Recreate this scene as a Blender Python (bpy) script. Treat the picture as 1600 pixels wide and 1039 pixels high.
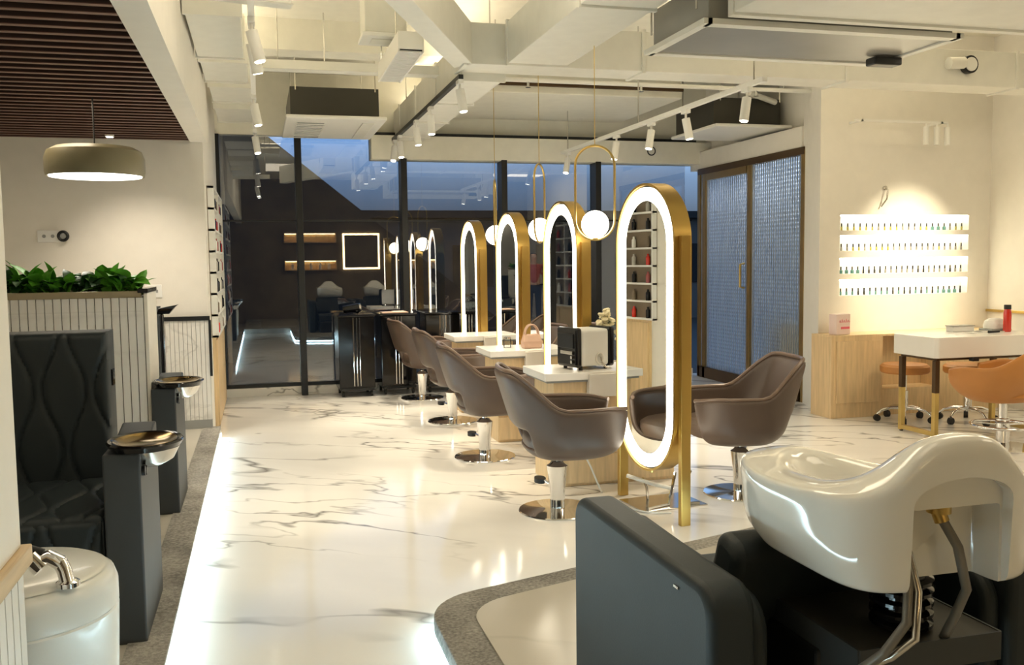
import bpy, bmesh, math, random
from mathutils import Vector, Matrix
random.seed(7)
PI = math.pi
scn = bpy.context.scene
for o in list(bpy.data.objects): bpy.data.objects.remove(o)
COL = scn.collection

# ------------------------------------------------------------------ camera
cam = bpy.data.cameras.new('camera'); camo = bpy.data.objects.new('camera', cam); COL.objects.link(camo)
F_PX, VPX, VPY, SLOPE = 1450.0, 405.0, 413.0, -0.0125
vy = Vector((VPX-800, -(VPY-519.5), -F_PX)).normalized()
q = Vector((VPX+1000-800, -(VPY+1000*SLOPE-519.5), -F_PX))
vz = q.cross(vy).normalized()
if vz.y < 0: vz = -vz
vx = vy.cross(vz)
M = Matrix((vx, vy, vz)).to_4x4()
camo.matrix_world = Matrix.Translation((0, 0, 1.5)) @ M
cam.sensor_fit = 'HORIZONTAL'; cam.sensor_width = 36.0; cam.lens = 36.0*F_PX/1600.0
cam.clip_start = 0.05; cam.clip_end = 200
scn.camera = camo

# ------------------------------------------------------------------ world: dusk sky
w = bpy.data.worlds.new('dusk'); scn.world = w; w.use_nodes = True
nt = w.node_tree; nt.nodes.clear()
def N(nt, typ, **kw):
    n = nt.nodes.new(typ)
    for k, v in kw.items(): setattr(n, k, v)
    return n
out = N(nt, 'ShaderNodeOutputWorld'); bg = N(nt, 'ShaderNodeBackground')
tc = N(nt, 'ShaderNodeTexCoord'); sep = N(nt, 'ShaderNodeSeparateXYZ')
rmp = N(nt, 'ShaderNodeValToRGB'); no = N(nt, 'ShaderNodeTexNoise'); mx = N(nt, 'ShaderNodeMix', data_type='RGBA')
nt.links.new(tc.outputs['Generated'], sep.inputs[0]); nt.links.new(sep.outputs['Z'], rmp.inputs['Fac'])
e = rmp.color_ramp.elements
e[0].position = 0.0; e[0].color = (0.10, 0.16, 0.26, 1)
e[1].position = 0.5; e[1].color = (0.20, 0.40, 0.78, 1)
ne = e.new(0.125); ne.color = (0.34, 0.56, 0.92, 1)
ne = e.new(0.085); ne.color = (0.16, 0.25, 0.40, 1)
ne = e.new(0.05); ne.color = (0.10, 0.14, 0.20, 1)
nt.links.new(tc.outputs['Generated'], no.inputs['Vector']); no.inputs['Scale'].default_value = 4.0
mx.blend_type = 'SOFT_LIGHT'; mx.inputs['Factor'].default_value = 0.6
nt.links.new(rmp.outputs['Color'], mx.inputs['A']); nt.links.new(no.outputs['Fac'], mx.inputs['B'])
nt.links.new(mx.outputs['Result'], bg.inputs['Color']); bg.inputs['Strength'].default_value = 0.95
nt.links.new(bg.outputs[0], out.inputs[0])

# ------------------------------------------------------------------ exposure and the added wide area lights
scn.view_settings.view_transform = 'Standard'; scn.view_settings.look = 'None'
scn.view_settings.exposure = 0.35; scn.view_settings.gamma = 1.0
scn.view_settings.use_curve_mapping = False
WARM = (1.0, 0.85, 0.62)
def light(name, kind, loc, power, color=WARM, rot=None, aim=None, **kw):
    l = bpy.data.lights.new(name, kind); l.energy = power; l.color = color
    for k, v in kw.items(): setattr(l, k, v)
    o = bpy.data.objects.new(name, l); COL.objects.link(o); o.location = loc
    if aim is not None:
        d = Vector(aim)-Vector(loc); o.rotation_euler = d.to_track_quat('-Z', 'Y').to_euler()
    elif rot: o.rotation_euler = rot
    return o
for (x, y, p, s) in ((0.8, 4.6, 26, 1.4), (3.4, 3.0, 32, 1.6), (5.6, 3.6, 46, 1.6), (5.9, 0.6, 20, 1.6), (1.0, 1.2, 13, 1.6)):
    light('overhead_fill_light', 'AREA', (x, y, 3.56), p, shape='SQUARE', size=s)  # area lights added out of view to brighten the room, without fixtures
for (x, y, p, sx, sy) in ((1.72, 9.0, 9, 0.25, 3.0), (4.6, 6.94, 16, 3.6, 0.25), (-0.2, 8.2, 9, 0.25, 3.6), (3.0, 10.87, 7, 2.6, 0.1), (-0.2, 6.3, 7, 0.25, 1.0)):
    light('hidden_ceiling_fill', 'AREA', (x, y, 3.31), p, shape='RECTANGLE', size=sx, size_y=sy, rot=(PI, 0, 0))  # unseen area lights added above the ducts to brighten the slab
light('seat_zone_fill_light', 'AREA', (-1.3, 6.3, 2.53), 7, shape='SQUARE', size=0.6)  # area lights added below the slats to brighten the pedicure zone
light('seat_zone_fill_light', 'AREA', (-1.4, 2.4, 2.53), 14, shape='SQUARE', size=0.9)

# ------------------------------------------------------------------ materials
MAT = {}
def mat(name, col, rough=0.5, metal=0.0, spec=0.5, coat=0.0, bump=0.0, bscale=60.0, vary=0.0, vscale=8.0, emit=None, estr=0.0, stretch=None, trans=0.0, sheen=0.0):
    m = bpy.data.materials.new(name); m.use_nodes = True; t = m.node_tree
    b = t.nodes['Principled BSDF']
    b.inputs['Base Color'].default_value = (*col, 1); b.inputs['Roughness'].default_value = rough
    b.inputs['Metallic'].default_value = metal; b.inputs['Specular IOR Level'].default_value = spec
    b.inputs['Coat Weight'].default_value = coat; b.inputs['Coat Roughness'].default_value = 0.05
    b.inputs['Transmission Weight'].default_value = trans
    b.inputs['Sheen Weight'].default_value = sheen
    tcn = N(t, 'ShaderNodeTexCoord'); mp = N(t, 'ShaderNodeMapping')
    t.links.new(tcn.outputs['Object'], mp.inputs['Vector'])
    if stretch: mp.inputs['Scale'].default_value = stretch
    if vary > 0:
        n = N(t, 'ShaderNodeTexNoise'); n.inputs['Scale'].default_value = vscale; n.inputs['Detail'].default_value = 5
        t.links.new(mp.outputs[0], n.inputs['Vector'])
        r = N(t, 'ShaderNodeValToRGB')
        r.color_ramp.elements[0].position = 0.3; r.color_ramp.elements[1].position = 0.7
        r.color_ramp.elements[0].color = (*[c*(1-vary) for c in col], 1)
        r.color_ramp.elements[1].color = (*[min(1, c*(1+vary)) for c in col], 1)
        t.links.new(n.outputs['Fac'], r.inputs['Fac']); t.links.new(r.outputs['Color'], b.inputs['Base Color'])
    if bump > 0:
        n2 = N(t, 'ShaderNodeTexNoise'); n2.inputs['Scale'].default_value = bscale; n2.inputs['Detail'].default_value = 4
        t.links.new(mp.outputs[0], n2.inputs['Vector'])
        bp = N(t, 'ShaderNodeBump'); bp.inputs['Strength'].default_value = bump; bp.inputs['Distance'].default_value = 0.01
        t.links.new(n2.outputs['Fac'], bp.inputs['Height']); t.links.new(bp.outputs[0], b.inputs['Normal'])
    if emit:
        b.inputs['Emission Color'].default_value = (*emit, 1); b.inputs['Emission Strength'].default_value = estr
    MAT[name] = m; return m

mat('wall_paint', (0.80, 0.77, 0.70), 0.75, bump=0.05, bscale=90, vary=0.02)
mat('ceiling_paint', (0.80, 0.78, 0.68), 0.7, bump=0.04, bscale=70, vary=0.03)
mat('duct_paint', (0.76, 0.75, 0.68), 0.5, bump=0.03, vary=0.03)
mat('white_metal', (0.82, 0.81, 0.76), 0.4)
mat('white_plastic', (0.83, 0.83, 0.80), 0.35)
mat('grey_sheet', (0.33, 0.325, 0.30), 0.4, metal=0.3, vary=0.06, vscale=3)
mat('dark_sheet', (0.055, 0.052, 0.042), 0.4, metal=0.4, vary=0.1, vscale=3)
mat('slat_wood_shaded', (0.036, 0.015, 0.011), 0.5, vary=0.25, vscale=6, stretch=(1, 30, 30))
mat('slat_back', (0.012, 0.007, 0.006), 0.8, vary=0.1)
mat('light_oak', (0.72, 0.53, 0.30), 0.45, vary=0.12, vscale=3, stretch=(14, 14, 1.2), bump=0.03)
mat('cap_oak', (0.60, 0.45, 0.27), 0.4, vary=0.12, vscale=3, stretch=(14, 1.2, 14))
mat('counter_white', (0.86, 0.84, 0.80), 0.25, vary=0.01)
mat('gold', (0.55, 0.36, 0.10), 0.32, metal=0.9, vary=0.05, vscale=4)
mat('brass', (0.62, 0.45, 0.16), 0.28, metal=0.95, vary=0.06)
mat('dark_gold', (0.26, 0.17, 0.05), 0.15, metal=1.0, vary=0.15)
mat('slat_wood_lit', (0.19, 0.10, 0.075), 0.45, vary=0.2, vscale=6, stretch=(1, 30, 30))
mat('bronze_frame', (0.30, 0.20, 0.08), 0.4, metal=0.7, vary=0.08)
mat('dark_bronze', (0.10, 0.06, 0.03), 0.45, metal=0.6, vary=0.1)
mat('chrome', (0.80, 0.80, 0.80), 0.07, metal=1.0, vary=0.02)
mat('steel', (0.62, 0.60, 0.56), 0.2, metal=1.0, vary=0.05)
mat('black_metal', (0.016, 0.017, 0.018), 0.4, metal=0.3, vary=0.1)
mat('black_gloss', (0.006, 0.006, 0.007), 0.12, spec=0.35, coat=0.1, vary=0.05)
mat('black_rubber', (0.015, 0.015, 0.015), 0.6, vary=0.1)
mat('taupe_leather', (0.090, 0.060, 0.044), 0.42, bump=0.06, bscale=220, vary=0.05)
mat('flute_grey', (0.30, 0.33, 0.36), 0.3, vary=0.05)
mat('taupe_edge_highlight', (0.16, 0.105, 0.075), 0.32, vary=0.05)
mat('pale_brass', (0.40, 0.35, 0.24), 0.3, metal=0.75, vary=0.06)
mat('charcoal_leather', (0.020, 0.028, 0.032), 0.5, spec=0.35, bump=0.06, bscale=240, vary=0.06)
mat('charcoal_board', (0.040, 0.046, 0.050), 0.5, bump=0.03, vary=0.05)
mat('orange_leather', (0.50, 0.21, 0.05), 0.45, bump=0.05, bscale=200, vary=0.05)
mat('porcelain', (0.85, 0.84, 0.79), 0.07, coat=0.6, vary=0.005)
mat('footbath_white', (0.72, 0.74, 0.71), 0.25, coat=0.2, vary=0.01)
mat('grey_base', (0.30, 0.31, 0.30), 0.5, vary=0.05)
mat('paper', (0.80, 0.78, 0.72), 0.6, vary=0.02)
mat('pink_print', (0.80, 0.16, 0.22), 0.5, vary=0.03)
mat('box_white', (0.82, 0.66, 0.62), 0.5, vary=0.02)
mat('olive_lacquer', (0.24, 0.21, 0.125), 0.38, vary=0.04)
mat('green_leaf', (0.13, 0.42, 0.04), 0.38, vary=0.45, vscale=9)
mat('dark_leaf', (0.020, 0.085, 0.018), 0.4, vary=0.4, vscale=9)
mat('soil', (0.03, 0.022, 0.014), 0.9, bump=0.5, bscale=60, vary=0.3)
mat('flower_cream', (0.80, 0.72, 0.48), 0.6, vary=0.12)
mat('red_plastic', (0.62, 0.03, 0.015), 0.15, coat=0.5, vary=0.05)
mat('hose_grey', (0.20, 0.19, 0.17), 0.35, metal=0.4, vary=0.08)
mat('cable_white', (0.78, 0.76, 0.70), 0.4, vary=0.03)
mat('bag_tan', (0.62, 0.42, 0.32), 0.5, vary=0.08)
mat('tree_dark', (0.022, 0.018, 0.014), 0.8, vary=0.2, vscale=0.5)
mat('far_grey', (0.10, 0.085, 0.07), 0.8, vary=0.25, vscale=0.3)
mat('brown_wall', (0.20, 0.155, 0.105), 0.6, vary=0.25, vscale=2)
mat('blue_screen', (0.56, 0.62, 0.66), 0.5, vary=0.05)
mat('skin', (0.62, 0.40, 0.29), 0.5, vary=0.05)
mat('hair', (0.02, 0.015, 0.012), 0.4, vary=0.2)
mat('red_cloth', (0.45, 0.10, 0.08), 0.8, vary=0.1)
mat('black_cloth', (0.015, 0.015, 0.017), 0.8, vary=0.1)
mat('grey_label', (0.45, 0.44, 0.40), 0.5, vary=0.03)
for nm, c in (('polish_teal', (0.10, 0.22, 0.20)), ('polish_dark', (0.03, 0.03, 0.035)), ('polish_olive', (0.30, 0.27, 0.07)), ('polish_grey', (0.22, 0.21, 0.19)), ('polish_rose', (0.42, 0.12, 0.12))):
    mat(nm, c, 0.25, vary=0.05)

def emis(name, col, s):
    m = bpy.data.materials.new(name); m.use_nodes = True; t = m.node_tree; t.nodes.clear()
    o = N(t, 'ShaderNodeOutputMaterial'); e = N(t, 'ShaderNodeEmission')
    e.inputs[0].default_value = (*col, 1); e.inputs[1].default_value = s
    t.links.new(e.outputs[0], o.inputs[0]); MAT[name] = m
emis('led_ring', (1.0, 0.92, 0.74), 6.0)
emis('globe_glow', (1.0, 0.90, 0.70), 11.0)
emis('spot_glow', (1.0, 0.92, 0.75), 8.0)
emis('pendant_glow', (1.0, 0.95, 0.86), 3.5)
emis('led_strip', (0.62, 0.90, 1.0), 22.0)
emis('niche_led', (1.0, 0.93, 0.70), 20.0)
emis('far_led', (1.0, 0.74, 0.36), 11.0)

def marble(name, base, vein, scale, rough, amount=1.0, tint=None):
    m = bpy.data.materials.new(name); m.use_nodes = True; t = m.node_tree; b = t.nodes['Principled BSDF']
    b.inputs['Roughness'].default_value = rough; b.inputs['Specular IOR Level'].default_value = 0.5
    tcn = N(t, 'ShaderNodeTexCoord'); mp = N(t, 'ShaderNodeMapping'); t.links.new(tcn.outputs['Object'], mp.inputs[0])
    mp0 = mp; mp0.inputs['Rotation'].default_value = (0, 0, math.radians(33)); mp = N(t, 'ShaderNodeMapping'); mp.inputs['Scale'].default_value = (0.34*scale, 1.0*scale, scale)
    t.links.new(mp0.outputs[0], mp.inputs[0])
    wn = N(t, 'ShaderNodeTexNoise'); wn.inputs['Scale'].default_value = 0.9; wn.inputs['Detail'].default_value = 6
    t.links.new(mp.outputs[0], wn.inputs['Vector'])
    add = N(t, 'ShaderNodeVectorMath', operation='MULTIPLY_ADD'); add.inputs[1].default_value = (0.5, 0.5, 0.5)
    t.links.new(wn.outputs['Color'], add.inputs[0]); t.links.new(mp.outputs[0], add.inputs[2])
    def vein_layer(sc, width, off):
        n = N(t, 'ShaderNodeTexNoise'); n.inputs['Scale'].default_value = sc; n.inputs['Detail'].default_value = 3; n.inputs['Roughness'].default_value = 0.45
        a = N(t, 'ShaderNodeVectorMath', operation='ADD'); a.inputs[1].default_value = (off, off*2, 0)
        t.links.new(add.outputs[0], a.inputs[0]); t.links.new(a.outputs[0], n.inputs['Vector'])
        s = N(t, 'ShaderNodeMath', operation='SUBTRACT'); s.inputs[1].default_value = 0.5; t.links.new(n.outputs['Fac'], s.inputs[0])
        ab = N(t, 'ShaderNodeMath', operation='ABSOLUTE'); t.links.new(s.outputs[0], ab.inputs[0])
        mr = N(t, 'ShaderNodeMapRange'); mr.inputs['From Min'].default_value = 0.0; mr.inputs['From Max'].default_value = width
        mr.inputs['To Min'].default_value = 1.0; mr.inputs['To Max'].default_value = 0.0
        t.links.new(ab.outputs[0], mr.inputs[0])
        k = N(t, 'ShaderNodeTexNoise'); k.inputs['Scale'].default_value = 0.8; k.inputs['Detail'].default_value = 2
        a2 = N(t, 'ShaderNodeVectorMath', operation='ADD'); a2.inputs[1].default_value = (off+3, off, 5)
        t.links.new(mp.outputs[0], a2.inputs[0]); t.links.new(a2.outputs[0], k.inputs['Vector'])
        kr = N(t, 'ShaderNodeMapRange'); kr.inputs['From Min'].default_value = 0.46; kr.inputs['From Max'].default_value = 0.58
        t.links.new(k.outputs['Fac'], kr.inputs[0])
        mu = N(t, 'ShaderNodeMath', operation='MULTIPLY'); t.links.new(mr.outputs[0], mu.inputs[0]); t.links.new(kr.outputs[0], mu.inputs[1])
        return mu
    v1 = vein_layer(1.2, 0.022, 0.0); v2 = vein_layer(2.6, 0.020, 7.3)
    mxx = N(t, 'ShaderNodeMath', operation='MAXIMUM'); t.links.new(v1.outputs[0], mxx.inputs[0]); t.links.new(v2.outputs[0], mxx.inputs[1])
    fa = N(t, 'ShaderNodeMath', operation='MULTIPLY'); fa.inputs[1].default_value = 0.85*amount; t.links.new(mxx.outputs[0], fa.inputs[0])
    cl = N(t, 'ShaderNodeTexNoise'); cl.inputs['Scale'].default_value = 1.4; cl.inputs['Detail'].default_value = 4
    t.links.new(add.outputs[0], cl.inputs['Vector'])
    rr = N(t, 'ShaderNodeValToRGB'); rr.color_ramp.elements[0].position = 0.35; rr.color_ramp.elements[1].position = 0.6
    rr.color_ramp.elements[0].color = (*[c*0.93 for c in base], 1); rr.color_ramp.elements[1].color = (*base, 1)
    t.links.new(cl.outputs['Fac'], rr.inputs[0])
    mi = N(t, 'ShaderNodeMix', data_type='RGBA'); mi.inputs['B'].default_value = (*vein, 1)
    t.links.new(fa.outputs[0], mi.inputs['Factor']); t.links.new(rr.outputs[0], mi.inputs['A'])
    t.links.new(mi.outputs['Result'], b.inputs['Base Color'])
    MAT[name] = m
marble('floor_marble', (0.84, 0.83, 0.80), (0.24, 0.235, 0.225), 1.35, 0.09, 1.15)
marble('panel_marble', (0.80, 0.79, 0.75), (0.36, 0.35, 0.33), 2.2, 0.4, 0.5)
marble('stone_beige', (0.60, 0.57, 0.50), (0.46, 0.43, 0.37), 0.8, 0.16, 0.5)

def carpet():
    m = bpy.data.materials.new('carpet_grey'); m.use_nodes = True; t = m.node_tree; b = t.nodes['Principled BSDF']
    b.inputs['Roughness'].default_value = 0.9
    tcn = N(t, 'ShaderNodeTexCoord'); v = N(t, 'ShaderNodeTexNoise'); v.inputs['Scale'].default_value = 70; v.inputs['Detail'].default_value = 4
    v2 = N(t, 'ShaderNodeTexNoise'); v2.inputs['Scale'].default_value = 3; v2.inputs['Detail'].default_value = 5
    t.links.new(tcn.outputs['Object'], v.inputs['Vector']); t.links.new(tcn.outputs['Object'], v2.inputs['Vector'])
    ad = N(t, 'ShaderNodeMath', operation='ADD'); t.links.new(v.outputs['Fac'], ad.inputs[0]); t.links.new(v2.outputs['Fac'], ad.inputs[1])
    mr = N(t, 'ShaderNodeMapRange'); mr.inputs['From Min'].default_value = 0.75; mr.inputs['From Max'].default_value = 1.25
    t.links.new(ad.outputs[0], mr.inputs[0])
    r = N(t, 'ShaderNodeValToRGB'); r.color_ramp.elements[0].color = (0.15, 0.145, 0.135, 1); r.color_ramp.elements[1].color = (0.40, 0.385, 0.35, 1)
    t.links.new(mr.outputs[0], r.inputs[0]); t.links.new(r.outputs[0], b.inputs['Base Color'])
    bp = N(t, 'ShaderNodeBump'); bp.inputs['Strength'].default_value = 0.5; bp.inputs['Distance'].default_value = 0.01
    t.links.new(v.outputs['Fac'], bp.inputs['Height']); t.links.new(bp.outputs[0], b.inputs['Normal'])
    MAT['carpet_grey'] = m
carpet()

def glass(name, tint, refl, rough=0.0):
    m = bpy.data.materials.new(name); m.use_nodes = True; t = m.node_tree; t.nodes.clear()
    o = N(t, 'ShaderNodeOutputMaterial'); tr = N(t, 'ShaderNodeBsdfTransparent'); gl = N(t, 'ShaderNodeBsdfGlossy'); mi = N(t, 'ShaderNodeMixShader')
    lw = N(t, 'ShaderNodeLayerWeight'); lw.inputs[0].default_value = 0.25
    ma = N(t, 'ShaderNodeMath', operation='MAXIMUM'); ma.inputs[1].default_value = refl
    t.links.new(lw.outputs['Fresnel'], ma.inputs[0]); t.links.new(ma.outputs[0], mi.inputs[0])
    tr.inputs[0].default_value = (*tint, 1); gl.inputs['Roughness'].default_value = rough; gl.inputs[0].default_value = (0.95, 0.95, 0.95, 1)
    t.links.new(tr.outputs[0], mi.inputs[1]); t.links.new(gl.outputs[0], mi.inputs[2]); t.links.new(mi.outputs[0], o.inputs[0])
    MAT[name] = m
glass('window_glass', (0.84, 0.87, 0.90), 0.14)
glass('clear_glass', (0.94, 0.96, 0.96), 0.06)
m = bpy.data.materials.new('fluted_glass'); m.use_nodes = True; t = m.node_tree; t.nodes.clear()
o = N(t, 'ShaderNodeOutputMaterial'); tr = N(t, 'ShaderNodeBsdfTransparent'); tl = N(t, 'ShaderNodeBsdfTranslucent'); gl = N(t, 'ShaderNodeBsdfGlossy')
m1_ = N(t, 'ShaderNodeMixShader'); m2_ = N(t, 'ShaderNodeMixShader'); m1_.inputs[0].default_value = 0.22; m2_.inputs[0].default_value = 0.05
tr.inputs[0].default_value = (0.93, 0.96, 1, 1); tl.inputs[0].default_value = (0.85, 0.90, 0.95, 1); gl.inputs['Roughness'].default_value = 0.2
t.links.new(tr.outputs[0], m1_.inputs[1]); t.links.new(tl.outputs[0], m1_.inputs[2]); t.links.new(m1_.outputs[0], m2_.inputs[1]); t.links.new(gl.outputs[0], m2_.inputs[2]); t.links.new(m2_.outputs[0], o.inputs[0])
MAT['fluted_glass'] = m
m = bpy.data.materials.new('mirror_silver'); m.use_nodes = True
b = m.node_tree.nodes['Principled BSDF']; b.inputs['Base Color'].default_value = (0.80, 0.82, 0.80, 1); b.inputs['Metallic'].default_value = 1; b.inputs['Roughness'].default_value = 0.0
MAT['mirror_silver'] = m

# ------------------------------------------------------------------ mesh builder
class MB:
    def __init__(s): s.v = []; s.f = []; s.mi = []; s.cur = 0
    def add(s, vs, fs):
        n = len(s.v); s.v += [tuple(v) for v in vs]
        for f in fs: s.f.append(tuple(i+n for i in f)); s.mi.append(s.cur)
        return s
    def box(s, x0, x1, y0, y1, z0, z1):
        return s.add([(x0,y0,z0),(x1,y0,z0),(x1,y1,z0),(x0,y1,z0),(x0,y0,z1),(x1,y0,z1),(x1,y1,z1),(x0,y1,z1)],
                     [(0,3,2,1),(4,5,6,7),(0,1,5,4),(1,2,6,5),(2,3,7,6),(3,0,4,7)])
    def prism(s, poly, z0, z1, axis='z'):
        n = len(poly)
        def P(a, b, c): return (a, b, c) if axis == 'z' else ((c, a, b) if axis == 'x' else (a, c, b))
        vs = [P(a, b, z0) for a, b in poly]+[P(a, b, z1) for a, b in poly]
        return s.add(vs, [tuple(range(n-1, -1, -1)), tuple(range(n, 2*n))]+[(i, (i+1) % n, n+(i+1) % n, n+i) for i in range(n)])
    def frame(s, p, d):
        d = Vector(d).normalized(); a = Vector((0, 0, 1)) if abs(d.z) < 0.9 else Vector((1, 0, 0))
        u = d.cross(a).normalized(); return u, d.cross(u).normalized()
    def cyl(s, p0, p1, r0, r1=None, n=16):
        r1 = r0 if r1 is None else r1; p0 = Vector(p0); p1 = Vector(p1); u, v = s.frame(p0, p1-p0)
        vs = []
        for p, r in ((p0, r0), (p1, r1)):
            vs += [p+u*(r*math.cos(2*PI*i/n))+v*(r*math.sin(2*PI*i/n)) for i in range(n)]
        return s.add(vs, [tuple(range(n)), tuple(range(2*n-1, n-1, -1))]+[(i, n+i, n+(i+1) % n, (i+1) % n) for i in range(n)])
    def bar(s, p0, p1, w, h):
        p0 = Vector(p0); p1 = Vector(p1); d = (p1-p0).normalized(); a = Vector((0, 0, 1)) if abs(d.z) < 0.95 else Vector((0, 1, 0))
        u = d.cross(a).normalized(); v = u.cross(d).normalized(); vs = []
        for p in (p0, p1): vs += [p-u*w/2-v*h/2, p+u*w/2-v*h/2, p+u*w/2+v*h/2, p-u*w/2+v*h/2]
        return s.add(vs, [(0,3,2,1),(4,5,6,7),(0,1,5,4),(1,2,6,5),(2,3,7,6),(3,0,4,7)])
    def tube(s, pts, r, n=10, closed=False, rs=None):
        pts = [Vector(p) for p in pts]; L = len(pts); vs = []; pu = None
        for i, p in enumerate(pts):
            if closed: d = pts[(i+1) % L]-pts[i-1]
            else: d = pts[min(i+1, L-1)]-pts[max(i-1, 0)]
            d.normalize()
            if pu is None: u, v = s.frame(p, d)
            else:
                u = (pu-d*pu.dot(d)).normalized(); v = d.cross(u)
            pu = u; rr = rs[i] if rs else r
            vs += [p+u*(rr*math.cos(2*PI*k/n))+v*(rr*math.sin(2*PI*k/n)) for k in range(n)]
        fs = []
        for i in range(L if closed else L-1):
            j = (i+1) % L
            for k in range(n): fs.append((i*n+k, i*n+(k+1) % n, j*n+(k+1) % n, j*n+k))
        if not closed: fs += [tuple(range(n-1, -1, -1)), tuple(range((L-1)*n, L*n))]
        return s.add(vs, fs)
    def lathe(s, prof, c=(0, 0, 0), n=24):
        vs = []; fs = []; L = len(prof)
        for r, z in prof: vs += [(c[0]+r*math.cos(2*PI*i/n), c[1]+r*math.sin(2*PI*i/n), c[2]+z) for i in range(n)]
        for j in range(L-1):
            for i in range(n): fs.append((j*n+i, j*n+(i+1) % n, (j+1)*n+(i+1) % n, (j+1)*n+i))
        fs += [tuple(range(n-1, -1, -1)), tuple(range((L-1)*n, L*n))]
        return s.add(vs, fs)
    def rings(s, rings, cap0=True, cap1=True):
        n = len(rings[0]); vs = [p for r in rings for p in r]; fs = []
        for j in range(len(rings)-1):
            for i in range(n): fs.append((j*n+i, j*n+(i+1) % n, (j+1)*n+(i+1) % n, (j+1)*n+i))
        if cap0: fs.append(tuple(range(n-1, -1, -1)))
        if cap1: fs.append(tuple(range((len(rings)-1)*n, len(rings)*n)))
        return s.add(vs, fs)
    def sphere(s, c, r, n=20, m=12, sz=1.0):
        return s.lathe([(max(1e-4, r*math.sin(PI*j/m)), -r*sz*math.cos(PI*j/m)) for j in range(m+1)], c, n)
    def mesh(s, name, mats, smooth=False):
        me = bpy.data.meshes.new(name); me.from_pydata(s.v, [], s.f)
        for mm in (mats if isinstance(mats, (list, tuple)) else [mats]): me.materials.append(MAT[mm])
        for i, p in enumerate(me.polygons): p.material_index = s.mi[i]
        me.validate(); bm = bmesh.new(); bm.from_mesh(me); bmesh.ops.recalc_face_normals(bm, faces=bm.faces); bm.to_mesh(me); bm.free()
        if smooth:
            for p in me.polygons: p.use_smooth = True
            try: me.set_sharp_from_angle(angle=math.radians(38))
            except Exception: pass
        return me
    def build(s, name, mats, parent=None, smooth=False, bevel=0, seg=2, subsurf=0, kind=None, label=None):
        o = bpy.data.objects.new(name, s.mesh(name, mats, smooth)); COL.objects.link(o)
        if bevel:
            md = o.modifiers.new('bevel', 'BEVEL'); md.width = bevel; md.segments = seg; md.limit_method = 'ANGLE'; md.angle_limit = math.radians(40)
        if subsurf:
            md = o.modifiers.new('sub', 'SUBSURF'); md.levels = subsurf; md.render_levels = subsurf
        if parent: o.parent = parent
        if kind: o['kind'] = kind
        if label: o['label'] = label
        return o
def bake(o):
    dg = bpy.context.evaluated_depsgraph_get(); me = bpy.data.meshes.new_from_object(o.evaluated_get(dg))
    o.modifiers.clear(); o.data = me; return o
def tag(o, label, cat, group=None, kind=None):
    o['label'] = label; o['category'] = cat
    if group: o['group'] = group
    if kind: o['kind'] = kind
    return o
def struct(o, label, cat):
    return tag(o, label, cat, kind='structure')
def thing(name, label, cat, loc=(0, 0, 0), rz=0.0, group=None):
    o = bpy.data.objects.new(name, None); COL.objects.link(o); o.location = loc; o.rotation_euler = (0, 0, rz); o.empty_display_size = 0.1
    return tag(o, label, cat, group)
def dup(o, loc, rz, label, group=None):
    r = o.copy(); COL.objects.link(r); r.location = loc; r.rotation_euler = (0, 0, rz); r['label'] = label
    if group: r['group'] = group
    for ch in list(o.children):
        c = ch.copy(); COL.objects.link(c); c.parent = r; c.matrix_parent_inverse = ch.matrix_parent_inverse
        for g in list(ch.children):
            d = g.copy(); COL.objects.link(d); d.parent = c; d.matrix_parent_inverse = g.matrix_parent_inverse
    return r
def B(*a): return MB().box(*a)
def sstep(a, b, x):
    t = max(0.0, min(1.0, (x-a)/(b-a))); return t*t*(3-2*t)

# ================================================================== SETTING
YG = 10.95
struct(B(-2.7, 9.3, -2.7, YG+0.15, -0.12, 0).build('floor', 'floor_marble'), 'polished white marble floor with thin grey brown veins', 'floor')
struct(B(-2.7, 9.3, -2.7, YG+0.15, 3.65, 3.8).build('ceiling', 'ceiling_paint'), 'cream painted open ceiling slab above the ducts', 'ceiling')
struct(B(-2.7, -2.6, -2.6, 8.35, 0, 3.65).build('wall_left', 'wall_paint'), 'cream side wall behind the pedicure seats', 'wall')
struct(B(-2.7, -0.43, 8.35, YG+0.1, 0, 3.65).build('wall_left_back', 'wall_paint'), 'cream wall behind the green planter, with white sockets', 'wall')
struct(B(-2.7, 9.3, -2.7, -2.6, 0, 3.65).build('wall_back', 'brown_wall'), 'dark brown wall behind the viewer, seen mirrored in the window', 'wall')
struct(MB().prism([(5.155, 7.8), (7.2, 7.8), (7.2, 8.5), (5.42, 8.5)], 0, 3.65).build('wall_right_back', 'wall_paint'), 'cream wall that carries the four lit polish niches', 'wall')
struct(B(7.1, 7.3, -2.6, 7.8, 0, 3.65).build('wall_right', 'wall_paint'), 'cream right hand wall with a brass rail', 'wall')
struct(B(5.40, 5.62, 8.5, YG+0.1, 2.62, 2.84).build('trim_6', 'wall_paint'), 'cream header strip above the fluted glass partition', 'trim')
struct(B(5.56, 5.70, 8.5, YG+0.1, 2.62, 3.65).build('wall_right_upper', 'wall_paint'), 'cream wall above the fluted glass partition', 'wall')
struct(B(-0.43, 9.3, YG, YG+0.12, 2.95, 3.65).build('wall_back_upper', 'ceiling_paint'), 'cream wall above the long window', 'wall')
struct(B(-0.43, 5.36, YG-0.06, YG+0.14, 0, 0.095).build('trim_1', 'floor_marble'), 'low white marble kerb under the window', 'trim')
struct(B(1.28, 5.6, YG-0.16, YG+0.12, 2.69, 2.96).build('trim_2', 'ceiling_paint', bevel=0.006), 'cream bulkhead box along the top of the window', 'trim')
struct(B(1.28, 5.36, YG-0.14, YG, 2.96, 2.995).build('trim_3', 'black_metal'), 'thin black shadow line along the bulkhead top', 'trim')
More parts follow.
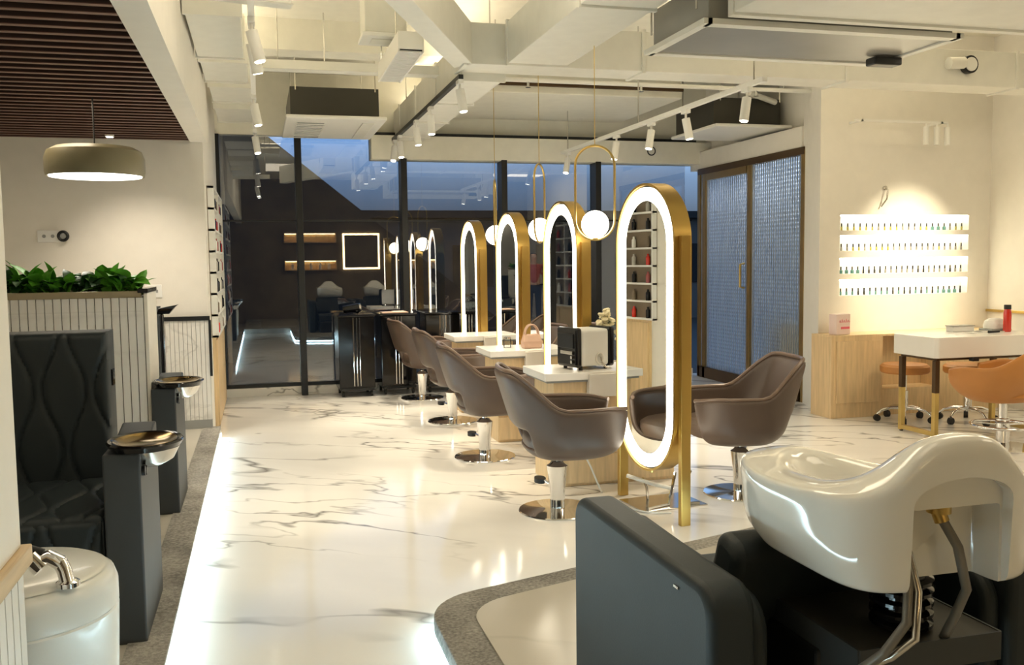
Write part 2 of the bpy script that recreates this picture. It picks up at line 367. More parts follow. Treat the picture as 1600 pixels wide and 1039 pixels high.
struct(B(-0.53, -0.39, -2.6, 8.35, 2.535, 3.65).build('trim_4', 'wall_paint'), 'cream ceiling drop beside the dark slatted ceiling', 'trim')
struct(B(1.9, 4.4, 9.2, YG, 3.2, 3.65).build('ceiling_drop', 'ceiling_paint', bevel=0.01), 'cream lowered ceiling panel near the window', 'ceiling')
struct(B(1.9, 4.4, 9.17, 9.21, 3.27, 3.30).build('trim_5', 'dark_bronze'), 'thin dark strip painted in for the shadow gap on the lowered ceiling edge', 'trim')  # dark strip stands in for a shadow gap; nothing is recessed
for y0, lab in ((4.9, 'cream painted concrete beam crossing the ceiling near the viewer'), (8.55, 'cream painted concrete beam crossing the ceiling near the window')):
    struct(B(-0.39, 7.1, y0, y0+0.3, 3.38, 3.65).build('ceiling_beam', 'ceiling_paint'), lab, 'beam')

sl = struct(B(-2.6, -0.53, -2.6, 8.35, 2.70, 2.74).build('slatted_ceiling', 'slat_back'), 'dark brown slatted wood ceiling over the pedicure seats', 'ceiling')
sm = B(-2.6, -0.535, -0.018, 0.018, 0.004, 0.11); sm.cur = 1; sm.box(-2.6, -0.535, -0.018, 0.018, 0.0, 0.004); slat_me = sm.mesh('slat', ['slat_wood_shaded', 'slat_wood_lit'])  # light from below painted into paler slat bottoms, shade into the darker faces
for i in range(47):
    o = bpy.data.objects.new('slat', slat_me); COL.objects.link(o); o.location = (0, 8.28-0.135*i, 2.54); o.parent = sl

# platforms with lit edges
pl = struct(B(-2.6, -0.365, 1.0, 8.35, 0, 0.10).build('platform', 'stone_beige', bevel=0.004), 'raised beige platform with a grey carpet edge under the pedicure seats', 'platform')
B(-0.515, -0.367, 1.0, 8.35, 0.10, 0.106).build('carpet_strip', 'carpet_grey', pl, label='grey carpet border strip')
B(-0.368, -0.362, 1.0, 8.345, 0.012, 0.045).build('edge_light', 'led_strip', pl, label='cool white glowing light strip')
def rounded(poly, idx, r, n=8):
    res = []
    for i, p in enumerate(poly):
        if i not in idx: res.append(p); continue
        p = Vector(p); a = Vector(poly[i-1]); c = Vector(poly[(i+1) % len(poly)])
        d1 = (a-p).normalized(); d2 = (c-p).normalized(); ang = math.acos(d1.dot(d2)); L = r/math.tan(ang/2)
        A = p+d1*L; C2 = p+d2*L; cen = p+(d1+d2).normalized()*(r/math.sin(ang/2))
        a0 = math.atan2(A.y-cen.y, A.x-cen.x); a1 = math.atan2(C2.y-cen.y, C2.x-cen.x); da = (a1-a0+PI) % (2*PI)-PI
        res += [(cen.x+r*math.cos(a0+da*k/n), cen.y+r*math.sin(a0+da*k/n)) for k in range(n+1)]
    return res
outer = rounded([(-0.365, -2.6), (3.6, -2.6), (3.6, 4.55), (2.5, 4.285), (0.62, 3.72), (0.62, 1.0), (-0.365, 1.0)], {4}, 0.30)
pr = struct(MB().prism(outer, 0, 0.10).build('platform', 'carpet_grey', bevel=0.004), 'raised platform with rounded grey carpet corner under the wash chair', 'platform')
inner = rounded([(0.0, -2.5), (3.4, -2.5), (3.4, 4.34), (2.46, 4.13), (0.775, 3.60), (0.775, 0.6), (0.0, 0.6)], {4}, 0.24)
MB().prism(inner, 0.10, 0.107).build('inlay', 'stone_beige', pr, label='polished beige stone inlay')
mb = MB(); op = [Vector(p) for p in outer]
k0 = next(i for i, p in enumerate(outer) if abs(p[0]-2.5) < 1e-6); k1 = len(outer)-2
for a, c in zip(op[k0:k1], op[k0+1:k1+1]):
    d = (c-a).normalized(); nrm = Vector((d.y, -d.x)); 
    if nrm.dot(a-Vector((1.6, 2.2))) < 0: nrm = -nrm
    a2, c2 = a+nrm*0.003, c+nrm*0.003
    mb.add([(a2.x, a2.y, 0.012), (c2.x, c2.y, 0.012), (c2.x, c2.y, 0.035), (a2.x, a2.y, 0.035), (a.x, a.y, 0.012), (c.x, c.y, 0.012), (c.x, c.y, 0.035), (a.x, a.y, 0.035)],
           [(0,1,2,3),(7,6,5,4),(3,2,6,7),(0,4,5,1)])
mb.build('edge_light', 'led_strip', pr, label='cool white glowing light strip')

# long window
win = thing('window_1', 'long dark framed window wall reflecting the salon', 'window', (2.4, YG, 0.095)); win['kind'] = 'structure'
def wp(mb): 
    mb.v = [(x-2.4, y-YG, z-0.095) for x, y, z in mb.v]; return mb
xs = [-0.43, 0.46, 1.65, 2.85, 4.04, 5.3]
for i in range(5):
    top = 2.95 if i == 0 else (2.95 if i == 1 else 2.70)
    x1 = xs[i+1] if i != 1 else 1.65
    wp(B(xs[i]+0.03, x1-0.03, YG-0.006, YG+0.006, 0.13, top)).build('pane', 'window_glass', win)
for x in xs[1:5]:
    wp(B(x-0.035, x+0.035, YG-0.17, YG+0.05, 0.0 if x < 0.5 else 0.095, 2.95 if x < 1 else 2.70)).build('mullion', 'black_metal', win, bevel=0.004)
wp(B(-0.43, -0.39, YG-0.05, YG+0.05, 0.095, 2.95)).build('jamb', 'black_metal', win)
wp(B(-0.43, 5.36, YG-0.03, YG+0.03, 0.095, 0.135)).build('bottom_rail', 'black_metal', win)
wp(B(-0.43, 5.36, YG-0.02, YG+0.02, 1.98, 2.0)).build('transom', 'black_metal', win)

# fluted glass partition on the right
part = thing('window_2', 'brass framed partition of fluted glass on the right with a door', 'partition', (5.42, 9.7, 0)); part['kind'] = 'structure'
def pp(mb):
    mb.v = [(x-5.42, y-9.7, z) for x, y, z in mb.v]; return mb
def flutes(y0, y1, z0, z1):
    mb = MB(); n = max(4, int((y1-y0)/0.045)*6); pts = []
    for i in range(n+1):
        y = y0+(y1-y0)*i/n; pts.append((5.415-0.006*abs(math.sin(PI*(y-y0)/0.045)), y))
    for j in range(n):
        (xa, ya), (xb, yb) = pts[j], pts[j+1]
        mb.add([(xa, ya, z0), (xb, yb, z0), (xb, yb, z1), (xa, ya, z1)], [(0,1,2,3)])
    mb.box(5.422, 5.428, y0, y1, z0, z1)
    return pp(mb)
for a, c in ((8.5, 9.50), (9.60, 10.60), (10.70, YG-0.2)):
    flutes(a, c, 0.14, 2.55).build('fluted_pane', 'fluted_glass', part)
    rb = MB()
    for k in range(int((c-a)/0.045)+1): rb.box(5.404, 5.414, a+0.045*k-0.0035, a+0.045*k+0.0035, 0.14, 2.55)
    pp(rb).build('flute_ridges', 'flute_grey', part, kind='stuff')
for y in (8.46, 9.55, 10.65, YG-0.16):
    pp(B(5.385, 5.455, y-0.035, y+0.035, 0, 2.60)).build('post', 'bronze_frame', part, bevel=0.004)
pp(B(5.38, 5.46, 8.43, YG-0.14, 2.55, 2.625)).build('head_rail', 'dark_bronze', part)
pp(B(5.385, 5.455, 8.46, YG-0.14, 0.0, 0.14)).build('bottom_rail', 'dark_bronze', part)
pp(B(5.385, 5.45, 9.60, 10.61, 2.47, 2.55)).build('door_rail', 'bronze_frame', part)
pp(MB().tube([(5.385, 9.63, 1.16), (5.33, 9.63, 1.17), (5.33, 9.63, 1.43), (5.385, 9.63, 1.44)], 0.014)).build('door_handle', 'brass', part, smooth=True)

# what lies beyond the panes
mb = MB()
for k in range(54):
    z = 0.05+0.05*k; mb.add([(6.05, 8.55, z), (6.05, 11.9, z), (6.072, 11.9, z+0.022), (6.072, 8.55, z+0.022), (6.05, 8.55, z-0.002), (6.05, 11.9, z-0.002), (6.072, 11.9, z+0.02), (6.072, 8.55, z+0.02)], [(0,1,2,3), (7,6,5,4), (0,4,5,1), (3,2,6,7)])
tag(mb.build('window_blind', 'blue_screen'), 'pale horizontal blind hanging behind the fluted glass partition', 'blind', kind='stuff')
light('blind_fill_light', 'AREA', (5.78, 9.9, 2.75), 15, color=(0.95, 0.96, 1.0), shape='RECTANGLE', size=0.2, size_y=2.2)  # lamp added behind the fluted glass to brighten the blind
light('blind_fill_light', 'SPOT', (5.70, 8.9, 2.3), 16, color=(1.0, 0.85, 0.6), aim=(6.05, 9.2, 2.5), spot_size=2.0, spot_blend=1.0)
cab2 = thing('side_cabinet', 'pale wooden cabinet behind the fluted glass', 'cabinet', (5.76, 8.85, 0))
B(-0.2, 0.2, -0.28, 0.28, 0, 0.78).build('body', 'light_oak', cab2, bevel=0.004)
B(-0.22, 0.22, -0.30, 0.30, 0.78, 0.82).build('top', 'counter_white', cab2, bevel=0.004)
tag(B(-0.12, 0.12, -0.12, 0.12, 0, 0.09).build('equipment_box', 'black_gloss', bevel=0.01), 'black box standing on the cabinet behind fluted glass', 'box').location = (5.72, 8.8, 0.82)
struct(B(-14, 24, YG+0.15, 40, -0.3, -0.02).build('ground', 'tree_dark'), 'dark ground outside the long window', 'ground')
bl = struct(MB().prism([(-9, -0.3), (4.5, -0.3), (4.45, 0.05), (0.0, 3.62), (-9, 10.8)], 15.0, 20.0, axis='y').build('stair_block', 'tree_dark'), 'dark sloping stair block outside the window against the blue sky', 'building')
bl2 = thing('far_building', 'low grey building beyond the window under the blue sky', 'building', (8, 22, 0))
B(-6.5, 12, 0, 6, -0.3, 2.55).build('wall', 'far_grey', bl2)
B(-6.7, 12.2, -0.2, 6.2, 2.55, 2.72).build('roof', 'tree_dark', bl2)
for i in range(7): B(-5.6+2.1*i, -4.6+2.1*i, -0.03, 0.02, 0.9, 1.9).build('window', 'black_gloss', bl2)

# ------------------------------------------------------------------ ceiling services
def duct(name, label, poly=None, z0=2.95, z1=3.25, box=None, flanges=(), m='duct_paint'):
    mb = MB().prism(poly, z0, z1) if poly else MB().box(*box)
    xs_ = [v[0] for v in mb.v]; ys_ = [v[1] for v in mb.v]; cx, cy, cz = sum(xs_)/len(xs_), sum(ys_)/len(ys_), min(v[2] for v in mb.v)
    t = thing(name, label, 'duct', (cx, cy, cz))
    def sh(b): b.v = [(x-cx, y-cy, z-cz) for x, y, z in b.v]; return b
    sh(mb).build('casing', m, t, bevel=0.004)
    for f in flanges: sh(MB().box(*f)).build('flange', 'duct_paint', t, bevel=0.003)
    return t, sh
def hang(pts, zt, parent, off=(0, 0, 0)):
    for x, y, z in pts:
        MB().cyl((x-off[0], y-off[1], z-off[2]), (x-off[0], y-off[1], zt-off[2]), 0.006, n=6).build('hanger', 'steel', parent)
d, sh = duct('long_duct', 'long cream duct running toward the window with a track on its edge', box=(1.56, 1.88, 7.1, 10.9, 2.90, 3.24),
     flanges=[(1.545, 1.895, y, y+0.03, 2.885, 3.255) for y in (7.09, 8.2, 9.3, 10.4)])
hang([(1.54, 7.6, 3.2), (1.90, 7.6, 3.2), (1.54, 9.8, 3.2), (1.90, 9.8, 3.2)], 3.65, d, d.location)
d, sh = duct('cross_duct', 'long cream duct crossing the ceiling in front of the niche wall', box=(1.50, 7.1, 6.78, 7.10, 2.95, 3.25),
     flanges=[(x, x+0.03, 6.765, 7.115, 2.935, 3.265) for x in (1.49, 2.9, 4.7, 6.4)])
hang([(2.2, 6.77, 3.2), (3.8, 6.77, 3.2), (5.3, 6.77, 3.2)], 3.65, d, d.location)
duct('branch_duct', 'wide cream branch duct reaching toward the viewer', box=(1.81, 2.27, 3.2, 6.78, 2.95, 3.25),
     flanges=[(1.80, 2.28, y, y+0.03, 2.935, 3.265) for y in (3.6, 5.1, 6.7)])
duct('slanted_duct', 'narrow cream branch duct running diagonally to the upper left', poly=[(1.56, 6.79), (1.46, 6.96), (0.40, 4.55), (0.52, 4.45)], z0=2.95, z1=3.25)
# square box units and cable trays
t = thing('ceiling_speaker_box', 'square cream box unit hanging under the ceiling slab', 'box', (0.98, 7.3, 3.2))
B(-0.16, 0.16, -0.15, 0.15, 0.03, 0.36).build('body', 'duct_paint', t, bevel=0.008)
B(-0.18, 0.18, -0.17, 0.17, 0, 0.03).build('rim', 'white_metal', t, bevel=0.006)
B(-0.10, 0.10, -0.08, 0.08, -0.006, 0).build('grille', 'duct_paint', t, bevel=0.004)
t = thing('linear_grille', 'long white slotted air grille beside the slanted duct', 'vent', (1.06, 7.05, 2.95))
B(-0.09, 0.09, -0.56, 0.56, 0.02, 0.14).build('casing', 'white_metal', t, bevel=0.003)
mb = MB()
for k in range(28): mb.box(-0.08, 0.08, -0.54+0.039*k, -0.518+0.039*k, 0.0, 0.02)
for s in (-1, 1): mb.box(s*0.085-0.006, s*0.085+0.006, -0.56, 0.56, 0, 0.02)
mb.build('grille_bars', 'white_metal', t, kind='stuff')
B(-0.085, 0.085, -0.55, 0.55, 0.012, 0.021).build('dark_backing', 'black_metal', t)
hang([(-0.08, -0.4, 0.14), (-0.08, 0.4, 0.14)], 0.70, t)
t = thing('cable_tray', 'pale cable tray crossing the ceiling above the left cassette unit', 'tray', (0.8, 7.95, 3.08))
B(-0.72, 0.72, -0.07, 0.07, 0, 0.015).build('base', 'duct_paint', t)
for s in (-1, 1): B(-0.72, 0.72, s*0.07-0.006, s*0.07+0.006, 0, 0.07).build('rail', 'duct_paint', t)
hang([(-0.6, 0, 0.0), (0.3, 0, 0.0)], 0.57, t)
t = thing('water_pipe', 'thin cream pipe running along the cable tray', 'pipe', (0.8, 8.3, 3.16))
MB().tube([(-0.76, 0, 0), (0.74, 0, 0)], 0.022).build('pipe', 'white_metal', t, smooth=True)
hang([(-0.2, 0, 0), (0.5, 0, 0)], 0.49, t)
t = thing('water_pipe', 'thin cream sprinkler pipe crossing in front of the lowered ceiling', 'pipe', (3.0, 8.2, 3.13))
MB().tube([(-1.1, 0, 0), (2.3, 0, 0)], 0.02).build('pipe', 'white_metal', t, smooth=True)
for x in (-0.6, 0.5, 1.7):
    MB().cyl((x, 0, 0), (x, 0, -0.06), 0.012).cyl((x, 0, -0.065), (x, 0, -0.06), 0.025).build('sprinkler', 'chrome', t)
hang([(-0.9, 0, 0), (0.9, 0, 0), (2.0, 0, 0)], 0.52, t)
# left row of duct boxes
for (x0, x1, y0, y1, z, lab) in ((-0.37, -0.06, 5.75, 6.95, 2.95, 'pale square duct section nearest the viewer beside the slatted ceiling'), (-0.37, -0.04, 7.2, 8.0, 2.98, 'second pale duct section beside the slatted ceiling'), (-0.36, -0.02, 8.3, 9.1, 3.0, 'third pale duct section beside the slatted ceiling'), (-0.36, -0.02, 9.3, 10.2, 2.98, 'farthest pale duct section, near the window corner')):
    duct('duct_section', lab, box=(x0, x1, y0, y1, z, z+0.30), flanges=[(x0-0.012, x1+0.012, y, y+0.03, z-0.012, z+0.31) for y in (y0-0.006, y1-0.024)])
t = thing('cable_tray', 'pale angled cable tray at the top edge beside the slatted ceiling', 'tray', (-0.2, 5.45, 2.95))
MB().bar((-0.22, -0.1, 0), (0.42, 0.05, 0), 0.10, 0.012).build('base', 'duct_paint', t)
for dy in (-0.05, 0.05): MB().bar((-0.22, -0.1+dy, 0.03), (0.42, 0.05+dy, 0.03), 0.01, 0.06).build('rail', 'duct_paint', t)
hang([(-0.1, -0.07, 0), (0.35, 0.03, 0)], 0.70, t)
# AC units
def cassette(name, lab, x0, x1, y0, y1, z, slot=True):
    cx, cy = (x0+x1)/2, (y0+y1)/2; hx, hy = (x1-x0)/2, (y1-y0)/2
    t = thing(name, lab, 'air conditioner', (cx, cy, z))
    B(-hx, hx, -hy, hy, 0.015, 0.05).build('panel', 'white_metal', t, bevel=0.01)
    B(-hx+0.05, hx-0.06, -hy+0.15, hy-0.03, 0.05, 0.34).build('casing', 'dark_sheet', t)
    if slot:
        mb = MB().box(-hx+0.12, -hx+0.38, -hy+0.28, hy-0.15, 0.006, 0.014)
        g = mb.build('intake_grille', 'grey_base', t)
        mb = MB()
        for k in range(9): mb.box(-hx+0.11, -hx+0.39, -hy+0.30+k*(2*hy-0.5)/9, -hy+0.33+k*(2*hy-0.5)/9, 0, 0.008)
        mb.build('grille_bars', 'white_metal', g, kind='stuff')
        B(hx-0.22, hx-0.10, -hy+0.2, hy-0.1, 0.004, 0.016).build('outlet_flap', 'duct_paint', t, bevel=0.004)
    hang([(-hx+0.1, -hy+0.1, 0.3), (hx-0.1, -hy+0.1, 0.3), (-hx+0.1, hy-0.1, 0.3), (hx-0.1, hy-0.1, 0.3)], 3.65-z, t)
    return t
cassette('ceiling_cassette', 'white air conditioner cassette with intake grille above the window left', 0.29, 1.26, 9.25, 10.72, 2.88)
t = cassette('ceiling_cassette', 'flat cream air conditioner panel over the fluted partition', 4.64, 5.54, 8.9, 10.0, 2.86, slot=False)
MB().tube([(-0.1, -0.6, 0.36), (0.1, -0.5, 0.34), (0.3, -0.45, 0.30)], 0.03).build('pipe', 'duct_paint', t, smooth=True)
t = thing('fan_coil_unit', 'large grey metal unit hanging at the top right', 'air conditioner', (3.15, 5.0, 2.75))
B(-0.78, 0.78, -0.36, 0.36, 0.01, 0.26).build('casing', 'grey_sheet', t, bevel=0.004)
for (a, b_, c, d2) in ((-0.8, 0.8, 0.33, 0.40), (-0.8, 0.8, -0.40, -0.33)): B(a, b_, c, d2, 0, 0.03).build('rim', 'duct_paint', t)
for s in (-1, 1): B(s*0.8-0.025, s*0.8+0.025, -0.4, 0.4, 0, 0.03).build('rim', 'duct_paint', t)
B(0.60, 0.80, 0.1, 0.2, -0.05, 0.0).build('valve_box', 'black_metal', t, bevel=0.01)
hang([(-0.82, -0.3, 0.1), (0.82, -0.3, 0.1), (-0.82, 0.3, 0.1), (0.82, 0.3, 0.1)], 0.90, t)
duct('supply_duct', 'wide cream duct box above the grey unit at the top right edge', box=(2.45, 4.35, 3.0, 4.53, 2.79, 3.2), flanges=[(2.44, 4.36, 4.50, 4.555, 2.775, 3.21)])
t = thing('round_vent', 'round black rimmed vent on the cross duct at the far right', 'vent', (5.89, 6.775, 3.12))
MB().cyl((0, -0.05, 0), (0, 0, 0), 0.075, n=28).build('rim', 'black_metal', t, smooth=True)
MB().cyl((0, -0.058, 0), (0, -0.05, 0), 0.058, n=28).build('disc', 'white_metal', t)
MB().cyl((-0.22, -0.04, 0), (-0.07, -0.04, 0.01), 0.05, n=16).build('spigot', 'duct_paint', t, smooth=True)
t = thing('round_vent', 'small round black ringed vent on the window bulkhead', 'vent', (4.74, YG-0.165, 2.84))
MB().tube([(0.05*math.cos(a*PI/12), 0, 0.05*math.sin(a*PI/12)) for a in range(24)], 0.008, closed=True, n=6).build('ring', 'black_metal', t)
MB().cyl((0, -0.004, 0), (0, 0.004, 0), 0.046, n=24).build('disc', 'duct_paint', t)
t = thing('smoke_detector', 'small round smoke detector on the ceiling near the top edge', 'detector', (0.6, 6.0, 3.60))
MB().lathe([(0.07, 0.05), (0.075, 0.02), (0.05, 0.0)]).build('body', 'white_plastic', t, smooth=True)
MB().cyl((0, 0, -0.012), (0, 0, 0.004), 0.035).build('sensor', 'grey_base', t)

# track spotlights
spot_me = {}
def head_meshes():
    mb = MB().cyl((0, 0, 0), (0, 0, -0.17), 0.034, n=18); spot_me['body'] = mb.mesh('lamp_body', 'white_metal', True)
    mb = MB().cyl((0, 0, -0.168), (0, 0, -0.175), 0.027, n=18); spot_me['lens'] = mb.mesh('lens', 'spot_glow')
    mb = MB().box(-0.02, 0.02, -0.05, 0.05, -0.03, 0.0).cyl((0, 0, -0.03), (0, 0, -0.08), 0.010, n=8); spot_me['arm'] = mb.mesh('arm', 'white_metal')
head_meshes()
def spotlight(x, y, z, aim, power, lab, group, on=True, ang=62, soft=0.05):
    t = thing('track_spotlight', lab, 'spotlight', (x, y, z), 0, group)
    o = bpy.data.objects.new('arm', spot_me['arm']); COL.objects.link(o); o.parent = t
    d = (Vector(aim)-Vector((x, y, z))).normalized(); qn = (-d).to_track_quat('Z', 'Y')
    for nm, key in (('lamp_body', 'body'), ('lens', 'lens')):
        o = bpy.data.objects.new(nm, spot_me[key]); COL.objects.link(o); o.parent = t; o.location = (0, 0, -0.07); o.rotation_euler = qn.to_euler()
    if on:
        p = Vector((x, y, z-0.07))+d*0.19
        light('track_spot_light', 'SPOT', p, power, aim=p+d, spot_size=math.radians(ang), spot_blend=0.5, shadow_soft_size=soft)
def track(lab, x, y0, y1, z, m='white_metal', zt=3.65):
    t = thing('light_track', lab, 'track', (x, (y0+y1)/2, z)); h = (y1-y0)/2
    B(-0.018, 0.018, -h, h, 0, 0.035).build('rail', m, t)
    if zt > z+0.1: hang([(0, -h+0.15, 0.03), (0, 0, 0.03), (0, h-0.2, 0.03)], zt-z, t)
track('black lined light track along the lower edge of the long duct', 1.52, 7.0, 10.7, 2.88, 'black_metal', 2.8)
track('white light track over the right side of the mirror row', 3.45, 5.9, 10.4, 2.73)
track('white light track above the left aisle', 0.0, 5.0, 10.3, 2.86)
G1, G2, G3 = 'white spotlights under the long duct', 'white spotlights on the right track', 'white spotlights on the left track'
for y, a, lab in ((7.05, (1.9, 6.7, 0), 'nearest white spotlight under the long duct'), (8.3, (1.6, 8.2, 0), 'second white spotlight under the long duct'), (9.1, (1.8, 8.9, 0), 'third white spotlight under the long duct'), (10.2, (1.7, 9.7, 0), 'fourth white spotlight under the long duct'), (10.6, (1.1, 9.9, 0), 'white spotlight at the window end of the long duct')):
    spotlight(1.52, y, 2.88, a, 88, lab, G1)
for y, a, lab in ((6.15, (3.0, 6.0, 0), 'nearest white spotlight on the right track'), (7.15, (3.9, 6.9, 0), 'second white spotlight on the right track, tilted'), (7.85, (2.9, 7.6, 0), 'third white spotlight on the right track'), (8.7, (3.0, 8.6, 0), 'fourth white spotlight on the right track'), (10.2, (2.8, 9.6, 0), 'farthest white spotlight on the right track, tilted to the mirrors')):
    spotlight(3.45, y, 2.73, a, 88, lab, G2)
for y, a, lab in ((5.45, (0.7, 5.3, 0), 'nearest white spotlight on the left track'), (5.75, (0.5, 6.4, 0), 'second white spotlight on the left track, close behind the nearest'), (7.9, (0.5, 7.7, 0), 'third white spotlight on the left track'), (9.9, (0.4, 9.3, 0), 'farthest white spotlight on the left track, before the window')):
    spotlight(0.0, y, 2.86, a, 88, lab, G3)
# spot on the niche wall: small swing arm lamp and a short rail with three heads
light('niche_wall_spot', 'SPOT', (6.1, 6.35, 2.85), 300, aim=(6.12, 7.8, 1.38), spot_size=math.radians(46), spot_blend=1.0, shadow_soft_size=0.05, color=(1.0, 0.86, 0.6))
t = thing('light_track', 'short white rail with three small lamps high on the niche wall', 'track', (5.92, 7.62, 2.76))
B(-0.52, 0.5, -0.012, 0.012, 0, 0.02).build('rail', 'white_metal', t)
for x in (0.26, 0.38, 0.50): MB().cyl((x, 0, 0), (x, 0, -0.03), 0.008).cyl((x, 0, -0.03), (x, 0, -0.2), 0.027, n=16).build('lamp', 'white_metal', t, smooth=True)
B(-0.46, -0.44, -0.012, 0.18, 0.0, 0.02).build('bracket', 'white_metal', t); B(0.42, 0.44, -0.012, 0.18, 0.0, 0.02).build('bracket', 'white_metal', t)
t = thing('wall_hook', 'small pale bracket on the wall above the lit niches', 'bracket', (5.86, 7.79, 2.02))
MB().tube([(0, 0, 0.14), (0, -0.05, 0.12), (-0.02, -0.06, 0.03), (-0.05, -0.02, -0.04)], 0.008).build('arm', 'steel', t, smooth=True)
MB().cyl((0, -0.015, 0.14), (0, 0.008, 0.14), 0.02).build('mount', 'steel', t)

# ================================================================== LEFT SIDE
# pendant
t = thing('pendant_lamp', 'large olive drum pendant lamp hanging over the planter', 'lamp', (-0.97, 6.35, 2.06))
prof = [(0.285, 0.0), (0.292, 0.03), (0.292, 0.11), (0.275, 0.155), (0.23, 0.18), (0.12, 0.19), (0.0001, 0.193)]
MB().lathe([(0.275, 0.005)]+prof, n=48).build('shade', 'olive_lacquer', t, smooth=True)
MB().lathe([(0.0001, -0.004), (0.27, -0.002), (0.27, 0.006)], n=48).build('diffuser', 'pendant_glow', t)
MB().cyl((0, 0, 0.19), (0, 0, 0.50), 0.005, n=8).build('cord', 'black_rubber', t)
light('pendant_light', 'SPOT', (-0.97, 6.35, 2.04), 60, aim=(-0.97, 6.35, 0), spot_size=2.2, spot_blend=0.6, shadow_soft_size=0.25, color=(1, 0.9, 0.74))
light('wall_glow_spot', 'SPOT', (-0.95, 7.3, 2.5), 55, aim=(-0.92, 8.35, 0.9), spot_size=math.radians(78), spot_blend=1.0, shadow_soft_size=0.06, color=(1, 0.86, 0.68))
t = thing('recessed_downlight', 'small square downlight set in the slatted ceiling', 'lamp', (-1.116, 8.05, 2.53))
B(-0.03, 0.03, -0.03, 0.03, -0.004, 0.05).build('housing', 'white_metal', t); B(-0.024, 0.024, -0.024, 0.024, -0.008, -0.003).build('lens', 'spot_glow', t)
# sockets on the back wall
t = thing('wall_socket', 'wide white socket plate with a dark round cap, high on the wall', 'socket', (-1.626, 8.35, 1.75))
B(-0.11, 0.08, -0.012, 0, -0.048, 0.048).build('plate', 'white_plastic', t, bevel=0.004)
for x in (-0.06, 0.005): MB().cyl((x, -0.016, 0), (x, -0.01, 0), 0.014).build('outlet', 'grey_base', t)
MB().tube([(0.09+0.035*math.cos(a*PI/10), -0.05, 0.035*math.sin(a*PI/10)) for a in range(20)], 0.012, closed=True, n=8).build('cap_ring', 'black_metal', t, smooth=True)
MB().cyl((0.09, -0.05, 0), (0.09, 0.0, 0), 0.022).build('cap_stem', 'grey_base', t)
t = thing('wall_socket', 'white square socket plate beside the planter top', 'socket', (-0.86, 8.35, 1.285))
B(-0.075, 0.06, -0.012, 0, -0.055, 0.055).build('plate', 'white_plastic', t, bevel=0.004)
B(-0.005, 0.03, -0.016, -0.01, -0.012, 0.012).build('outlet', 'grey_base', t)
# wainscot of narrow strips
t = thing('wainscot_panel', 'white strip wainscot with dark trim on the wall behind the seats', 'panel', (-0.435, 8.347, 0.1))
B(-2.1, 0.0, -0.02, 0.0, 0.075, 0.94).build('backing', 'grey_base', t)
mb = MB()
for k in range(62): mb.box(-0.035*(k+1)+0.003, -0.035*k, -0.032, -0.02, 0.075, 0.93)
mb.build('strips', 'panel_marble', t, kind='stuff')
B(-2.1, 0.012, -0.045, 0, 0.93, 0.965).build('top_trim', 'black_metal', t)
B(0.0, 0.02, -0.045, 0.0, 0.45, 0.93).build('side_trim', 'black_metal', t)
B(-2.1, 0.005, -0.04, 0, 0.0, 0.075).build('skirting', 'grey_base', t)
# display shelving on the wall end
t = thing('display_shelf', 'tall white product shelf on the wall end beside the window', 'shelf', (-0.43, 9.55, 0))
B(0, 0.006, -0.85, 1.0, 0.85, 2.2).build('back', 'brown_wall', t)
for z in [0.85, 1.04, 1.23, 1.42, 1.61, 1.80, 1.99, 2.18]: B(0.006, 0.06, -0.85, 1.0, z, z+0.02).build('shelf_board', 'white_plastic', t)
for y in (-0.85, 0.06, 0.98): B(0.006, 0.062, y, y+0.02, 0.85, 2.2).build('side_panel', 'white_plastic', t)
cb = B(0, 0.03, -0.75, 1.0, 0.0, 0.85).build('cupboard', 'light_oak', t, bevel=0.003)
for k in range(3): B(0.03, 0.042, -0.73+0.58*k, -0.17+0.58*k, 0.04, 0.82).build('door', 'light_oak', t, bevel=0.003)
cols = ['black_gloss', 'red_plastic', 'grey_label', 'black_gloss', 'brown_wall', 'white_plastic', 'polish_rose', 'black_metal']
pb = {}
for c in set(cols): pb[c] = MB().lathe([(0.022, 0), (0.024, 0.01), (0.024, 0.085), (0.012, 0.1), (0.012, 0.12), (0.0001, 0.122)], n=10).mesh('product_bottle', c, True)
cnames = {'black_gloss': 'glossy black', 'red_plastic': 'red', 'grey_label': 'grey', 'brown_wall': 'brown', 'white_plastic': 'white', 'polish_rose': 'rose', 'black_metal': 'matt black'}
words = ['lowest', 'second', 'third', 'fourth', 'fifth', 'sixth', 'top']
for i, z in enumerate([0.87, 1.06, 1.25, 1.44, 1.63, 1.82, 2.01]):
    for k in range(6):
        o = bpy.data.objects.new('product_bottle', pb[cols[(i*3+k) % 8]]); COL.objects.link(o); o.location = (-0.395, 8.82+0.27*k+(0.1 if k > 2 else 0), z)
        tag(o, 'small %s hair product bottle on the %s board of the white display shelf' % (cnames[cols[(i*3+k) % 8]], words[i]), 'bottle', 'bottles on the %s display board' % words[i])
